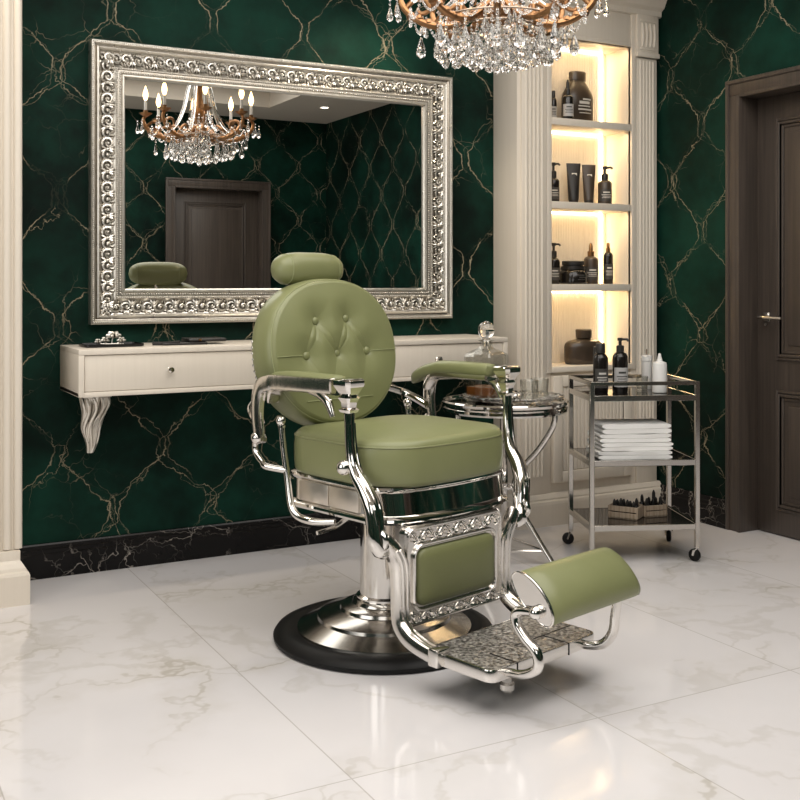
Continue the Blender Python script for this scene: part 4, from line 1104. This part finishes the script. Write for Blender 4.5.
for r, a, z0, z1_ in strands:
    n = max(1, int((z1_-z0)/.011))
    for i in range(n): bmesh.ops.create_icosphere(m.bm, subdivisions=1, radius=.0052, matrix=Matrix.Translation((r*cos(a), r*sin(a), z0+(i+.5)*(z1_-z0)/n)))
for k in range(16):     # swags of beads between ring and hub / arms
    a0 = 2*pi*k/16; a1 = 2*pi*(k+1)/16
    for i in range(12):
        f = (i+.5)/12; a = a0+(a1-a0)*f; r = .30; 
        bmesh.ops.create_icosphere(m.bm, subdivisions=1, radius=.0055, matrix=Matrix.Translation((r*cos(a), r*sin(a), 2.04-.045*sin(pi*f))))
    for i in range(14):
        f = (i+.5)/14; r = .055+(.205-.055)*f
        bmesh.ops.create_icosphere(m.bm, subdivisions=1, radius=.0055, matrix=Matrix.Translation((r*cos(a0), r*sin(a0), 2.12-.12*f-.05*sin(pi*f))))
o = m.build('bead_chains', 'crystal', cd, smooth=0); o['kind'] = 'stuff'

# ceiling downlights
dl = None
for i, (x, y, lb) in enumerate(((3.92, .19, 'small round recessed ceiling light seen reflected in the mirror'), (3.92, 1.6, 'small round recessed ceiling light near the door side'), (.4, 4.0, 'small round recessed ceiling light above the pilaster'), (2.2, 4.05, 'small round recessed ceiling light above the mirror'))):
    if dl is None:
        dl = thing('ceiling_downlight', lb, 'light', (x, y, CZ), 0, 'recessed ceiling lights')
        MB().lathe([(.045, .0), (.045, -.006), (.036, -.008), (.034, 0)], seg=28).build('trim_ring', 'white_ceramic', dl)
        MB().lathe([(0, -.001), (.034, -.001), (.034, -.003), (0, -.003)], seg=28).build('lamp_lens', 'downlight', dl)
    else: dup(dl, (x, y, CZ), 0, lb)

# ------------------------------------------------------------------ lights
def area(name, loc, size, power, col, rot=(0, 0, 0)):
    l = bpy.data.lights.new(name, 'AREA'); l.shape = 'RECTANGLE'; l.size, l.size_y = size; l.energy = power; l.color = col
    o = bpy.data.objects.new(name, l); COL.objects.link(o); o.location = loc; o.rotation_euler = rot; return o
area('tray_ceiling_light', ((TX0+TX1)/2, (TY0+TY1)/2, TZ-.02), (3.6, 3.2), 124, (1.0, .97, .925))
area('front_fill_light', (-.35, -.55, 2.0), (2.0, 1.2), 16, (1.0, .975, .94), (radians(72), 0, radians(-18)))  # added fill from the camera side, not a lamp of the salon
area('side_fill_light', (-1.5, 2.2, 1.7), (1.8, 1.8), 26, (1.0, .975, .94), (radians(82), 0, radians(-90)))  # added fill from the left, brightens the bookcase side and chair
for i, (a, b) in enumerate(lev):
    area('niche_fill_light_%d' % i, ((NX0+NX1)/2, BF+.03, b-.012), (.46, .02), .62, (1.0, .74, .42), (radians(32), 0, 0))  # added fill under each shelf's front edge, brightens the niche back
def spot(name, loc, target, power, angle, col=(1, .86, .66), blend=.6, rad=.05):
    l = bpy.data.lights.new(name, 'SPOT'); l.energy = power; l.color = col; l.spot_size = radians(angle); l.spot_blend = blend; l.shadow_soft_size = rad
    o = bpy.data.objects.new(name, l); COL.objects.link(o); o.location = loc
    o.rotation_euler = (Vector(target)-Vector(loc)).to_track_quat('-Z', 'Y').to_euler(); return o
spot('downlight_mirror', (2.2, 4.05, 2.70), (2.1, 4.4, 0), 30, 90)
spot('downlight_pilaster', (.4, 4.0, 2.70), (.5, 4.3, 0), 14, 80)
W = bpy.data.worlds.new('world'); S.world = W; W.use_nodes = True
W.node_tree.nodes['Background'].inputs[0].default_value = (.9, .8, .68, 1); W.node_tree.nodes['Background'].inputs[1].default_value = .05

# ------------------------------------------------------------------ camera
cam = bpy.data.cameras.new('camera'); co = bpy.data.objects.new('camera', cam); COL.objects.link(co)
cam.sensor_width = 36; cam.lens = 1060/800*36; cam.shift_y = -(400-283)/800; cam.clip_start = .05
co.location = (0, 0, 1.18); co.rotation_euler = (radians(90), 0, radians(-28.5)); S.camera = co
S.view_settings.view_transform = 'Standard'; S.view_settings.look = 'None'; S.view_settings.exposure = 0
S.cycles.use_denoising = True; S.cycles.max_bounces = 10; S.cycles.transmission_bounces = 10; S.cycles.glossy_bounces = 6; S.cycles.diffuse_bounces = 4
S.cycles.caustics_reflective = False; S.cycles.caustics_refractive = False; S.cycles.sample_clamp_indirect = 6
